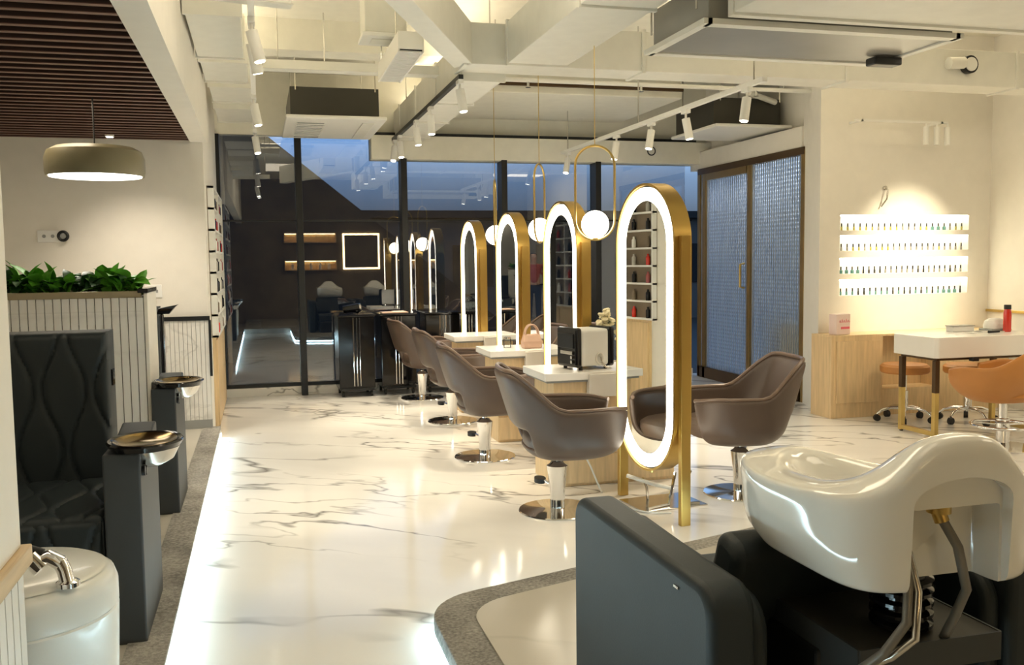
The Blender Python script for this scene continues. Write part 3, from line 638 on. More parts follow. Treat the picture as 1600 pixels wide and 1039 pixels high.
# partition with planter
PX0, PX1 = -2.55, -0.605
t = thing('planter_partition', 'white marble strip partition with a planter trough on top', 'partition', (-0.605, 5.5, 0.1))
B(-1.945, -0.02, 0.012, 0.43, 0, 1.08).build('body', 'far_grey', t)
pk = [B(-0.0372, 0.0, 0, 0.02, 0, 1.225).mesh('plank', 'panel_marble')]
for k in range(46):
    o = bpy.data.objects.new('plank', pk[0]); COL.objects.link(o); o.parent = t; o.location = (-0.024-0.0418*k, 0.0005*((k*7) % 3), 0)
B(-0.02, 0.0, 0, 0.45, 0, 1.25).build('end_panel', 'wall_paint', t, bevel=0.003)
B(-1.945, -0.02, 0.43, 0.45, 0, 1.225).build('back_panel', 'panel_marble', t)
B(-1.945, -0.03, -0.006, 0.012, 1.225, 1.262).build('cap_strip', 'pale_brass', t, bevel=0.002)
B(-1.945, -0.03, 0.438, 0.456, 1.225, 1.262).build('cap_strip', 'pale_brass', t, bevel=0.002)
B(-0.05, 0.004, -0.008, 0.458, 1.25, 1.275).build('corner_cap', 'black_gloss', t, bevel=0.002)
B(-1.945, -0.05, 0.02, 0.43, 1.08, 1.225).build('soil', 'soil', t)
# leafy plants, each a thing with leaf parts
def leaf_mesh(name, L, W, m, curl):
    mb = MB(); n = 5; vs = []; fs = []
    for i in range(n+1):
        u = i/n; wd = W*math.sin(PI*min(1, u*0.9+0.08))**0.8*(1 if i < n else 0.1); x = L*u; z = curl*L*(u*0.9-u*u*1.2)
        vs += [(x, -wd, z+0.25*wd), (x, 0, z), (x, wd, z+0.25*wd)]
    for i in range(n):
        a = i*3; fs += [(a, a+3, a+4, a+1), (a+1, a+4, a+5, a+2)]
    mb.add(vs, fs); me = mb.mesh(name, m, True); return me
leaves = [leaf_mesh('leaf', 0.13, 0.042, 'green_leaf', 0.7), leaf_mesh('leaf', 0.10, 0.046, 'green_leaf', 0.4), leaf_mesh('leaf', 0.12, 0.036, 'dark_leaf', 0.9), leaf_mesh('leaf', 0.15, 0.032, 'green_leaf', 0.3)]
plabs = ['bright green leafy plant at the right end of the planter', 'upright green leafy plant, second from the planter right end', 'dark green leafy plant in the middle of the planter', 'low green leafy plant left of the dark one', 'tall bright green plant near the planter left end', 'bushy green plant at the left edge of the frame', 'leafy plant hidden behind the white column']
for i in range(7):
    px = -0.605-0.10-0.125*i
    t = thing('leafy_plant', plabs[i], 'plant', (px, 5.60+0.06*(i % 3), 1.325))
    MB().cyl((0, 0, 0), (0, 0, 0.05), 0.01, 0.006, n=6).build('stem', 'dark_leaf', t)
    for k in range(42):
        me = leaves[2] if i == 2 and random.random() < 0.75 else random.choice(leaves)
        o = bpy.data.objects.new('leaf', me); COL.objects.link(o); o.parent = t
        a = random.uniform(0, 2*PI); el = random.uniform(-0.05, 1.35); s = random.uniform(0.6, 1.05)*(1.15 if i in (1, 4, 5) else 0.95)
        o.location = (random.uniform(-0.06, 0.06), random.uniform(-0.03, 0.03), random.uniform(0.01, 0.08)); o.rotation_euler = (random.uniform(-0.5, 0.5), -el, a); o.scale = (s, s, s)
# pedicure seats
def quilt(w_, h_, nx, ny, thick, sx):
    """front quilted face in local x (width) / z (height), facing -y, with stitched wavy channels"""
    mb = MB(); vs = []; fs = []
    per = 0.102
    for j in range(ny+1):
        for i in range(nx+1):
            x = w_*i/nx; z = h_*j/ny; dmin = 9
            for k in range(-1, 9):
                lx = per*(k+0.5)+(1 if k % 2 else -1)*per*0.33*math.cos(2*PI*(z-h_+0.25)/0.52)
                dmin = min(dmin, abs(x-lx))
            bul = 0.014*(1-math.exp(-(dmin/0.009)**1.3))
            ed = min(x, w_-x, z, h_-z); rnd = 0.03*(1-math.sqrt(max(0, 1-(1-min(1, ed/0.03))**2)))
            vs.append((x, -bul+rnd, z))
    for j in range(ny):
        for i in range(nx): a = j*(nx+1)+i; fs.append((a, a+1, a+nx+2, a+nx+1))
    n = len(vs); mb.add(vs, fs)
    # sides to a back plane
    border = [i for i in range(nx+1)]+[j*(nx+1)+nx for j in range(1, ny+1)]+[ny*(nx+1)+i for i in range(nx-1, -1, -1)]+[j*(nx+1) for j in range(ny-1, 0, -1)]
    base = len(mb.v); mb.v += [(mb.v[i][0], thick, mb.v[i][2]) for i in border]; L = len(border)
    for k in range(L): mb.f.append((border[k], border[(k+1) % L], base+(k+1) % L, base+k)); mb.mi.append(0)
    mb.f.append(tuple(base+k for k in range(L))); mb.mi.append(0)
    return mb
WS = 0.74
seat_root = thing('pedicure_seat', 'dark quilted pedicure armchair in front of the planter partition', 'armchair', (-0.57-WS/2, 4.3, 0.1))
o = quilt(WS-0.05, 0.70, 92, 88, 0.16, 1).build('backrest', 'charcoal_leather', seat_root, smooth=True); o.location = (-WS/2-0.02, 0.0, 0.42)
B(WS/2-0.075, WS/2-0.062, 0.05, 0.10, 0.88, 0.95).build('tag', 'black_gloss', seat_root)
o = quilt(WS-0.02, 0.68, 92, 88, 0.20, 1).build('seat_cushion', 'charcoal_leather', seat_root, smooth=True); o.location = (-WS/2+0.005, -0.66, 0.475); o.rotation_euler = (math.radians(-90), 0, 0)
o = quilt(WS-0.02, 0.30, 92, 40, 0.10, 1).build('seat_front', 'charcoal_leather', seat_root, smooth=True); o.location = (-WS/2+0.005, -0.66, 0.17)
B(-WS/2+0.01, WS/2-0.02, -0.6, 0.14, 0.0, 0.30).build('base', 'charcoal_board', seat_root, bevel=0.004)
def arm(side, root):
    s = side; x0 = WS/2-0.005 if s > 0 else -WS/2-0.125; x1 = x0+0.13
    MB().prism([(-0.70, 0.0), (-0.12, 0.0), (-0.12, 0.74), (-0.16, 0.745), (-0.36, 0.715), (-0.70, 0.715)], x0, x1, axis='x').build('armrest', 'charcoal_board', root, bevel=0.008, seg=3)
    tr = MB(); cx = x0+0.065+(0.075 if s > 0 else -0.0); out = []
    def oval(k, rx, ry, z, dx=0): return [(cx+dx+rx*math.cos(2*PI*i/36), -0.60+ry*math.sin(2*PI*i/36), z) for i in range(36)]
    tr.rings([oval(0, 0.05, 0.09, 0.715), oval(0, 0.125, 0.165, 0.725), oval(0, 0.138, 0.175, 0.745), oval(0, 0.132, 0.168, 0.752), oval(0, 0.118, 0.152, 0.748), oval(0, 0.10, 0.13, 0.728), oval(0, 0.06, 0.08, 0.722)])
    tray = tr.build('tray', 'black_gloss', root, smooth=True, label='glossy black oval tray')
    MB().rings([oval(0, 0.085, 0.112, 0.7295), oval(0, 0.116, 0.150, 0.7485), oval(0, 0.114, 0.148, 0.7495), oval(0, 0.083, 0.11, 0.7315)]).build('tray_lining', 'dark_gold', tray, smooth=True)
    if s > 0:
        MB().lathe([(0.0001, -0.075), (0.04, -0.07), (0.085, -0.045), (0.108, 0.0), (0.10, 0.0)], (cx+0.012, -0.58, 0.715), 28).build('steel_bowl', 'steel', root, smooth=True)
        MB().cyl((x1, -0.655, 0.64), (x1+0.012, -0.655, 0.64), 0.018).cyl((x1, -0.60, 0.63), (x1+0.012, -0.60, 0.63), 0.018).build('bolt', 'black_metal', root)
arm(1, seat_root); arm(-1, seat_root)
s2 = dup(seat_root, (-0.60-WS/2, 6.69, 0.1), 0, 'second dark pedicure armchair behind the planter partition')
for ch in s2.children:
    if ch.name.split('.')[0] in ('armrest', 'tray', 'steel_bowl', 'bolt') and sum(v[0] for v in ch.bound_box) > 0:
        ch.location = (0.0, -0.52, 0); ch.scale = (1, 1, 1)
hw_ = MB().rings([[(x, y, z) for x, y, z in [(-0.02, -0.06, 0), (0.10, -0.05, 0.0), (0.10, 0.05, 0.0), (-0.02, 0.06, 0)]], [(0.0, -0.08, 0.05), (0.15, -0.07, 0.065), (0.15, 0.07, 0.065), (0.0, 0.08, 0.05)], [(0.0, -0.08, 0.06), (0.185, -0.07, 0.095), (0.185, 0.07, 0.095), (0.0, 0.08, 0.06)]]).build('headrest_wing', 'black_gloss', s2, smooth=True, bevel=0.004); hw_.location = (0.36, -0.55, 1.10); hw_.scale = (0.62, 0.8, 0.6)
B(0.365, 0.385, -0.60, -0.52, 0.70, 1.10).build('headrest_stem', 'black_gloss', s2, bevel=0.01)
# white foot basin with chrome tap
t = thing('foot_basin', 'white round foot basin with a chrome hand shower, before the dark armchair', 'basin', (-0.69, 2.82, 0.1))
def dsh(k, z, r): return [(r*math.cos(2*PI*i/48)*1.02, r*math.sin(2*PI*i/48), z) for i in range(48)]
MB().rings([dsh(0, 0.0, 0.245), dsh(0, 0.43, 0.262), dsh(0, 0.435, 0.258), dsh(0, 0.44, 0.262), dsh(0, 0.50, 0.262), dsh(0, 0.53, 0.252), dsh(0, 0.545, 0.23)]).build('tub', 'footbath_white', t, smooth=True)
MB().rings([dsh(0, 0.545, 0.235), dsh(0, 0.552, 0.22), dsh(0, 0.55, 0.1), dsh(0, 0.548, 0.01)]).build('lid', 'footbath_white', t, smooth=True)
MB().lathe([(0.03, 0), (0.03, 0.012), (0.018, 0.02)], (0.17, -0.17, 0.55), 20).build('tap_base', 'chrome', t, smooth=True)
tp = MB().tube([(0.17, -0.175, 0.56), (0.162, -0.165, 0.59), (0.15, -0.16, 0.615)], 0.019, n=14).build('tap_body', 'chrome', t, smooth=True)
MB().tube([(0.155, -0.162, 0.61), (0.125, -0.155, 0.628), (0.095, -0.15, 0.615)], 0.021, n=14).build('hand_shower', 'chrome', t, smooth=True)
MB().cyl((0.108, -0.152, 0.60), (0.078, -0.146, 0.632), 0.030, n=20).build('spray_head', 'chrome', t, smooth=True)
MB().cyl((0.11, -0.155, 0.640), (0.07, -0.15, 0.655), 0.012, n=10).build('lever', 'black_metal', t, smooth=True)
# near low wall with wood cap and the white column above it
t = thing('low_wall', 'low white strip wall with pale wooden cap at the lower left corner', 'wall', (-0.60, 2.535, 0.1))
B(-1.5, -0.008, -1.5, -0.005, 0, 0.65).build('body', 'far_grey', t)
pk2 = B(-0.02, 0.0, -0.053, 0.0, 0, 0.65).mesh('plank', 'panel_marble')
for k in range(25):
    o = bpy.data.objects.new('plank', pk2); COL.objects.link(o); o.parent = t; o.location = (0, -0.06*k, 0)
B(-1.5, 0.02, -1.5, 0.02, 0.65, 0.70).build('cap', 'cap_oak', t, bevel=0.004)
struct(B(-2.6, -0.60, 1.0, 2.53, 0.80, 2.54).build('wall_left_near', 'wall_paint', bevel=0.004), 'cream column standing on the low wall at the left edge', 'wall')

# ================================================================== MIRROR ROW
def stadium(hw, z0, z1, n=20):
    pts = []
    for k in range(n+1): a = PI*k/n; pts.append((hw*math.cos(a), z1-hw+hw*math.sin(a)))
    for k in range(n+1): a = PI+PI*k/n; pts.append((hw*math.cos(a), z0+hw+hw*math.sin(a)))
    return pts
def annulus(mb, o, i, x0, x1):
    n = len(o); vs = []
    for x in (x0, x1): vs += [(x, a, b_) for a, b_ in o]+[(x, a, b_) for a, b_ in i]
    fs = []
    for k in range(n):
        j = (k+1) % n
        fs += [(k, j, n+j, n+k), (2*n+k, 3*n+k, 3*n+j, 2*n+j), (k, 2*n+k, 2*n+j, j), (n+k, n+j, 3*n+j, 3*n+k)]
    return mb.add(vs, fs)
Z0, Z1, HW = 0.245, 1.945, 0.355
def make_mirror(lab, x, y, rz, g):
    t = thing('salon_mirror', lab, 'mirror', (x, y, 0), rz, g)
    annulus(MB(), stadium(HW, Z0, Z1), stadium(HW-0.014, Z0+0.014, Z1-0.014), -0.055, 0.055).build('frame', 'gold', t, smooth=True)
    MB().prism(stadium(HW-0.014, Z0+0.014, Z1-0.014), -0.036, 0.036, axis='x').build('core_panel', 'black_metal', t)
    for s in (-1, 1):
        a, c = sorted((s*0.036, s*0.048)); annulus(MB(), stadium(HW-0.024, Z0+0.024, Z1-0.024), stadium(HW-0.10, Z0+0.10, Z1-0.10), a, c).build('light_ring', 'led_ring', t)
        a, c = sorted((s*0.0365, s*0.041)); MB().prism(stadium(HW-0.106, Z0+0.106, Z1-0.106), a, c, axis='x').build('mirror_glass', 'mirror_silver', t)
        B(-0.03, 0.03, s*(HW+0.018)-0.018, s*(HW+0.018)+0.018, 0, 1.63).build('post', 'gold', t, bevel=0.003)
    MB().cyl((0, 0, Z0-0.02), (0, 0, Z0+0.01), 0.012).build('cable_outlet', 'brass', t)
    return t
GM = 'lit oval standing mirrors'
m1 = make_mirror('nearest oval standing mirror with white light ring and gold posts', 2.235, 5.085, math.radians(5.5), GM)
dup(m1, (2.24, 6.69, 0), math.radians(3), 'second nearest oval lit mirror, behind the black and white towel warmer')
dup(m1, (2.24, 8.24, 0), math.radians(2), 'third oval lit mirror from the viewer, beside the tan bag')
dup(m1, (2.24, 9.85, 0), math.radians(2), 'farthest oval lit mirror, nearest to the window')

def make_station(lab, y, g, var):
    t = thing('styling_counter', lab, 'counter', (2.27, y, 0), 0, g)
    B(-0.43, 0.43, -0.22, 0.22, 0.0, 0.70).build('body', 'light_oak', t, bevel=0.003)
    MB().prism([(-0.50, -0.26), (0.50, -0.26), (0.50, 0.27), (-0.50, 0.27)], 0.715, 0.765).build('top', 'counter_white', t, bevel=0.004)
    B(-0.48, 0.48, -0.24, 0.25, 0.70, 0.715).build('top_support', 'grey_base', t)
    dr = B(-0.20, 0.20, -0.275, -0.20, 0.60, 0.752).build('drawer', 'counter_white', t, bevel=0.003)
    MB().cyl((0.02, -0.285, 0.675), (0.02, -0.27, 0.675), 0.012).build('drawer_lock', 'steel', dr)
    for z in (0.02, 0.225): B(-0.425, 0.425, -0.235, -0.22, z, z+0.19).build('lower_drawer', 'light_oak', t, bevel=0.003)
    MB().cyl((-0.1, -0.25, 0.21), (-0.1, -0.235, 0.21), 0.012).build('drawer_knob', 'black_metal', t)
    return t
GS = 'oak styling counters between the mirrors'
st = make_station('nearest oak styling counter with white top, carrying the towel warmer', 5.99, GS, 0)
dup(st, (2.30, 7.60, 0), 0, 'middle oak styling counter with white top, carrying the tan bag')
dup(st, (2.33, 9.20, 0), 0, 'farthest oak styling counter with white top, before the black trolleys')

# ------------------------------------------------------------------ salon chairs (face +x)
def chair_shell():
    mb = MB(); NU, NV = 44, 12; vs = []; fs = []; b_ = 0.325; PM = math.radians(150)
    def se(c, e): return math.copysign(abs(c)**e, c)
    for j in range(NV+1):
        v = j/NV
        for i in range(NU+1):
            s = -1+2*i/NU; ph = s*PM; back = 1-sstep(0.24, 0.60, abs(s))
            ztop = 0.645+0.225*back-0.015*sstep(0.8, 1.0, abs(s))
            r = 1-0.50*(1-v)**6.5; zb = 0.372; z = zb+(ztop-zb)*(v**1.25)
            c = math.cos(ph); a = 0.235 if c > 0 else 0.345
            x = -a*se(c, 0.66)*r; y = b_*se(math.sin(ph), 0.66)*r
            x -= 0.30*max(0, z-0.50)*back; x += 0.05*(1-back)*max(0, v-0.3)*sstep(0.7, 1, abs(s))
            y *= 1-0.08*sstep(0.6, 1, abs(s))*v-0.10*back*v
            vs.append((x+0.01, y, z))
    def hole(i, j): return 2 <= j < 5 and abs(-1+2*(i+0.5)/NU) < 0.26
    for j in range(NV):
        for i in range(NU):
            if hole(i, j): continue
            k = j*(NU+1)+i; fs.append((k, k+1, k+NU+2, k+NU+1))
    global CHAIR_EDGE
    CHAIR_EDGE = vs[-(NU+1):]
    mb.add(vs, fs); o = mb.build('shell', 'taupe_leather', None)
    md = o.modifiers.new('s', 'SOLIDIFY'); md.thickness = 0.036; md.offset = 1.0
    md = o.modifiers.new('b', 'SUBSURF'); md.levels = 1; md.render_levels = 1
    bake(o)
    for p in o.data.polygons: p.use_smooth = True
    return o
def make_chair(lab, g):
    t = thing('salon_chair', lab, 'chair', (0, 0, 0), 0, g)
    o = chair_shell(); o.parent = t
    MB().tube([(x*1.03, y*1.03, z+0.004) for x, y, z in CHAIR_EDGE], 0.013, n=8).build('edge_piping', 'taupe_edge_highlight', t, smooth=True)  # piping tube, rim highlight put into its lighter colour
    mb = MB(); R = []
    def sq(rx, ry, z, dx): return [(dx+rx*math.copysign(abs(math.cos(2*PI*i/36))**0.7, math.cos(2*PI*i/36)), ry*math.copysign(abs(math.sin(2*PI*i/36))**0.7, math.sin(2*PI*i/36)), z) for i in range(36)]
    R = [sq(0.10, 0.10, 0.365, 0.0), sq(0.20, 0.20, 0.37, 0.04), sq(0.265, 0.265, 0.395, 0.07), sq(0.275, 0.28, 0.44, 0.075), sq(0.272, 0.278, 0.475, 0.075), sq(0.25, 0.25, 0.495, 0.07), sq(0.15, 0.15, 0.49, 0.05)]
    mb.rings(R).build('seat', 'taupe_leather', t, smooth=True)
    MB().lathe([(0.022, 0.31), (0.022, 0.375)], n=18).build('collar', 'black_rubber', t, smooth=True)
    MB().lathe([(0.045, 0.012), (0.045, 0.10), (0.052, 0.18), (0.062, 0.255), (0.064, 0.275), (0.045, 0.288), (0.038, 0.30), (0.018, 0.303), (0.018, 0.33)], n=32).build('column', 'chrome', t, smooth=True)
    MB().lathe([(0.232, 0.0), (0.236, 0.004), (0.232, 0.010), (0.06, 0.017), (0.046, 0.02)], n=56).build('base_disc', 'chrome', t, smooth=True)
    MB().tube([(-0.03, 0.03, 0.15), (-0.05, 0.09, 0.155), (-0.07, 0.14, 0.15)], 0.011, n=10).build('pump_lever', 'chrome', t, smooth=True)
    MB().rings([[(-0.075+0.035*math.cos(2*PI*i/16), 0.165+0.06*math.sin(2*PI*i/16), z) for i in range(16)] for z in (0.138, 0.165)]).build('pedal_pad', 'black_rubber', t, smooth=True)
    return t
GC = 'taupe salon chairs on the left of the mirror row'; GR = 'taupe salon chairs on the right of the mirror row'
c1 = make_chair('nearest taupe salon chair on chrome column, left of the nearest mirror', GC)
c1.location = (1.69, 5.24, 0); c1.rotation_euler = (0, 0, math.radians(-6))
dup(c1, (1.635, 6.88, 0), math.radians(-4), 'second nearest taupe salon chair left of the mirrors')
dup(c1, (1.72, 8.54, 0), math.radians(0), 'third taupe salon chair left of the mirrors')
dup(c1, (1.70, 10.12, 0), math.radians(4), 'farthest taupe salon chair left of the mirrors, against the black trolleys')
dup(c1, (2.93, 5.27, 0), math.radians(172), 'taupe salon chair right of the nearest mirror, seen from its open front', GR)
dup(c1, (2.86, 6.9, 0), math.radians(180), 'taupe salon chair right of the second mirror, mostly hidden', GR)
dup(c1, (2.86, 8.5, 0), math.radians(180), 'taupe salon chair right of the third mirror, mostly hidden', GR)
dup(c1, (2.86, 10.1, 0), math.radians(180), 'taupe salon chair right of the farthest mirror, near the window', GR)

# footrest and cables under the nearest mirror
t = thing('footrest_plate', 'square steel plate with bent chrome footrest legs under the nearest mirror', 'footrest', (2.36, 5.20, 0), math.radians(6))
B(-0.22, 0.22, -0.16, 0.16, 0, 0.008).build('plate', 'steel', t, bevel=0.002)
MB().tube([(-0.18, -0.13, 0.012), (-0.02, -0.10, 0.015), (0.02, -0.08, 0.12), (0.05, -0.06, 0.2)], 0.010, n=8).build('leg', 'chrome', t, smooth=True)
MB().tube([(0.18, -0.13, 0.012), (0.08, -0.10, 0.015), (0.10, -0.08, 0.12), (0.16, -0.06, 0.2)], 0.010, n=8).build('leg', 'chrome', t, smooth=True)
MB().tube([(-0.24, 0.02, 0.19), (-0.08, -0.02, 0.13), (0.03, -0.05, 0.10)], 0.012, n=8).build('leg', 'cable_white', t, smooth=True)
MB().tube([(-0.05, 0.1, 0.01), (-0.07, 0.08, 0.09), (-0.13, 0.02, 0.16)], 0.009, n=8).build('leg', 'chrome', t, smooth=True)
def cable(lab, pts, r=0.006, m='cable_white', name='power_cable'):
    P = [Vector(p) for p in pts]; out = []
    for i in range(len(P)-1):
        p0 = P[max(i-1, 0)]; p1 = P[i]; p2 = P[i+1]; p3 = P[min(i+2, len(P)-1)]
        for k in range(6):
            u = k/6; out.append(0.5*((2*p1)+(p2-p0)*u+(2*p0-5*p1+4*p2-p3)*u*u+(3*p1-p0-3*p2+p3)*u**3))
    out.append(P[-1]); o = MB().tube(out, r, n=8).build(name, m, None, smooth=True); return tag(o, lab, 'cable')
cable('white power cable hanging from the nearest counter to the floor', [(2.12, 5.70, 0.56), (2.11, 5.64, 0.42), (1.99, 5.62, 0.30), (2.04, 5.60, 0.15), (2.09, 5.58, 0.02), (2.09, 5.54, 0.007)])
cable('white power cable lying on the floor before the steel foot plate', [(2.09, 5.40, 0.007), (2.08, 5.22, 0.007), (2.16, 5.02, 0.007), (2.30, 4.95, 0.007)])

# oval pendants with a globe
def make_pendant(lab, y, rz, g, zt=3.65, z0=1.64):
    t = thing('globe_pendant', lab, 'lamp', (2.24, y, z0), rz, g)
    hw, hz = 0.135, 0.64; pts = []
    for k in range(17): a = PI*k/16; pts.append((hw*math.cos(a), 0, hz-hw+hw*math.sin(a)))
    for k in range(17): a = PI+PI*k/16; pts.append((hw*math.cos(a), 0, hw+hw*math.sin(a)))
    MB().tube(pts, 0.0085, n=10, closed=True).build('loop', 'brass', t, smooth=True)
    MB().sphere((0, 0, 0.105), 0.095, 28, 16).build('globe', 'globe_glow', t, smooth=True)
    MB().cyl((0, 0, 0.0), (0, 0, 0.02), 0.02).build('globe_mount', 'brass', t)
    MB().cyl((0, 0, hz), (0, 0, zt-z0), 0.003, n=6).build('cord', 'brass', t)
    return t
GP = 'gold loop pendants with glowing globes'
p1 = make_pendant('nearest gold loop pendant with white globe, loop facing the viewer', 6.05, math.radians(-15), GP, 2.95)
make_pendant('middle gold loop pendant with white globe, loop turned narrow', 7.36, math.radians(55), GP, 3.65, 1.65)
make_pendant('farthest gold loop pendant with white globe, loop seen edge on', 8.85, math.radians(72), GP, 3.65, 1.65)

# towel warmer, flowers, bag and small things on the counters
t = thing('towel_warmer', 'black and white boxy towel warmer on the nearest counter', 'appliance', (2.13, 5.96, 0.769), math.radians(14))
t.scale = (1.12, 1.05, 1.2)
B(-0.10, 0.10, -0.115, 0.115, 0.018, 0.225).build('housing', 'white_plastic', t, bevel=0.018, seg=3)
fr = B(-0.135, -0.095, -0.12, 0.12, 0.012, 0.235).build('front_panel', 'black_gloss', t, bevel=0.016, seg=3)
B(-0.142, -0.134, -0.085, 0.10, 0.12, 0.20).build('door_window', 'black_metal', fr, bevel=0.003)
B(0.095, 0.14, -0.12, 0.12, 0.012, 0.235).build('rear_panel', 'black_gloss', t, bevel=0.016, seg=3)
B(-0.146, -0.134, -0.08, 0.06, 0.085, 0.105).build('handle', 'steel', t, bevel=0.003)
for z in (0.045, 0.07): MB().cyl((-0.146, -0.07, z), (-0.13, -0.07, z), 0.010).build('knob', 'chrome', t)
for x in (-0.09, 0.09):
    for y in (-0.09, 0.09): MB().cyl((x, y, -0.003), (x, y, 0.02), 0.012).build('foot', 'black_rubber', t)
MB().tube([(0.03, -0.116, 0.075), (0.03, -0.128, 0.07), (0.035, -0.13, 0.04), (0.06, -0.14, 0.012), (0.09, -0.15, 0.003)], 0.006).build('plug_lead', 'steel', t, smooth=True)
MB().tube([(0.03+0.025*math.cos(k*PI/8), -0.118, 0.06+0.03*math.sin(k*PI/8)) for k in range(16)], 0.005, closed=True, n=6).build('cord_clip', 'cable_white', t, smooth=True)
t = thing('flower_vase', 'glass vase of cream flowers behind the towel warmer', 'flowers', (2.365, 6.16, 0.765))
MB().lathe([(0.035, 0), (0.04, 0.01), (0.03, 0.08), (0.028, 0.14), (0.034, 0.16)], n=20).build('vase', 'clear_glass', t, smooth=True)
random.seed(3)
fl_me = MB().lathe([(0.0001, -0.008), (0.012, -0.006), (0.022, 0.006), (0.016, 0.014), (0.0001, 0.010)], n=8).mesh('flower', 'flower_cream', True)
stems = MB()
for k in range(30):
    a = random.uniform(0, 2*PI); r = random.uniform(0.0, 0.085); z = random.uniform(0.23, 0.40)-r*0.8
    stems.tube([(0, 0, 0.06), (0.4*r*math.cos(a), 0.4*r*math.sin(a), 0.18), (r*math.cos(a), r*math.sin(a), z)], 0.002, n=4)
    o = bpy.data.objects.new('flower', fl_me); COL.objects.link(o); o.parent = t; o.location = (r*math.cos(a), r*math.sin(a), z); o.rotation_euler = (random.uniform(-0.7, 0.7), random.uniform(-0.7, 0.7), a); s = random.uniform(0.8, 1.4); o.scale = (s, s, s)
stems.build('stems', 'dark_leaf', t, kind='stuff')
for k in range(16):
    o = bpy.data.objects.new('leaf', leaves[2]); COL.objects.link(o); o.parent = t; a = random.uniform(0, 2*PI)
    o.location = (0, 0, random.uniform(0.15, 0.26)); o.rotation_euler = (0, -random.uniform(0.3, 1.2), a); o.scale = (0.8,)*3
t = thing('handbag', 'small tan handbag with loop handles on the middle counter', 'bag', (2.20, 7.50, 0.765))
MB().rings([[(x*s, y*s2_, z) for x, y in ((-0.08, -0.05), (0.08, -0.05), (0.08, 0.05), (-0.08, 0.05))] for s, s2_, z in ((1, 1, 0), (1.05, 1, 0.06), (0.85, 0.5, 0.12))]).build('body', 'bag_tan', t, bevel=0.012, seg=3)
for y in (-0.02, 0.02): MB().tube([(0.06*math.cos(PI*k/10), y, 0.11+0.09*math.sin(PI*k/10)) for k in range(11)], 0.007).build('handle', 'bag_tan', t, smooth=True)
t = thing('glass_jar', 'small glass jar on the middle counter beside the mirror', 'jar', (2.02, 7.62, 0.765))
MB().lathe([(0.03, 0), (0.033, 0.005), (0.033, 0.07), (0.028, 0.075)], n=18).build('jar', 'clear_glass', t, smooth=True)
MB().lathe([(0.031, 0.075), (0.031, 0.09), (0.0001, 0.092)], n=18).build('lid', 'steel', t, smooth=True)

# black tool trolleys
def make_trolley(lab, x, y, rz, g):
    t = thing('tool_trolley', lab, 'trolley', (x, y, 0), rz, g); w2, d2 = 0.20, 0.20
    B(-w2, w2, -d2, d2, 0.09, 0.90).build('cabinet', 'black_gloss', t, bevel=0.008)
    for k in range(3): MB().cyl((-0.035+0.035*k, -d2-0.004, 0.12), (-0.035+0.035*k, -d2-0.004, 0.89), 0.007, n=10).build('chrome_strip', 'chrome', t)
    B(-w2-0.015, w2+0.015, -d2-0.02, d2+0.015, 0.90, 0.925).build('top', 'black_gloss', t, bevel=0.008)
    B(-w2+0.01, w2-0.01, -d2-0.03, d2, 0.07, 0.10).build('base', 'black_metal', t, bevel=0.01)
    for sx in (-1, 1):
        for sy in (-1, 1):
            c = MB().cyl((sx*(w2-0.04)-0.012, sy*(d2-0.03), 0.032), (sx*(w2-0.04)+0.012, sy*(d2-0.03), 0.032), 0.032).build('caster', 'black_rubber', t, smooth=True)
            MB().cyl((sx*(w2-0.04), sy*(d2-0.03), 0.04), (sx*(w2-0.04), sy*(d2-0.03), 0.08), 0.008).build('caster_stem', 'chrome', c)
    return t
GT = 'black tool trolleys before the window'
t1 = make_trolley('left black tool trolley with three chrome strips, before the window', 1.02, 10.66, math.radians(2), GT)
dup(t1, (1.50, 10.71, 0), math.radians(2), 'middle black tool trolley with three chrome strips, behind the farthest left chair')
dup(t1, (2.02, 10.71, 0), 0, 'right black tool trolley with three chrome strips, next to the farthest mirror')
t = thing('tool_tray', 'flat brown tray with papers on the middle black trolley', 'tray', (1.48, 10.66, 0.925))
B(-0.15, 0.15, -0.12, 0.12, 0, 0.012).build('tray', 'bag_tan', t, bevel=0.003); B(-0.02, 0.12, -0.08, 0.08, 0.012, 0.018).build('paper', 'paper', t)
t = thing('hair_dryer', 'black hair dryer resting on the left black trolley', 'hair dryer', (1.0, 10.64, 0.925))
MB().cyl((-0.10, 0, 0.05), (0.08, 0, 0.07), 0.04, 0.05, n=16).build('barrel', 'black_gloss', t, smooth=True)
MB().cyl((0.03, 0, 0.06), (0.06, -0.05, 0.02), 0.02, n=12).build('handle', 'black_gloss', t, smooth=True)
MB().cyl((0.08, 0, 0.07), (0.10, 0, 0.072), 0.045, n=16).build('rear_grille', 'steel', t)

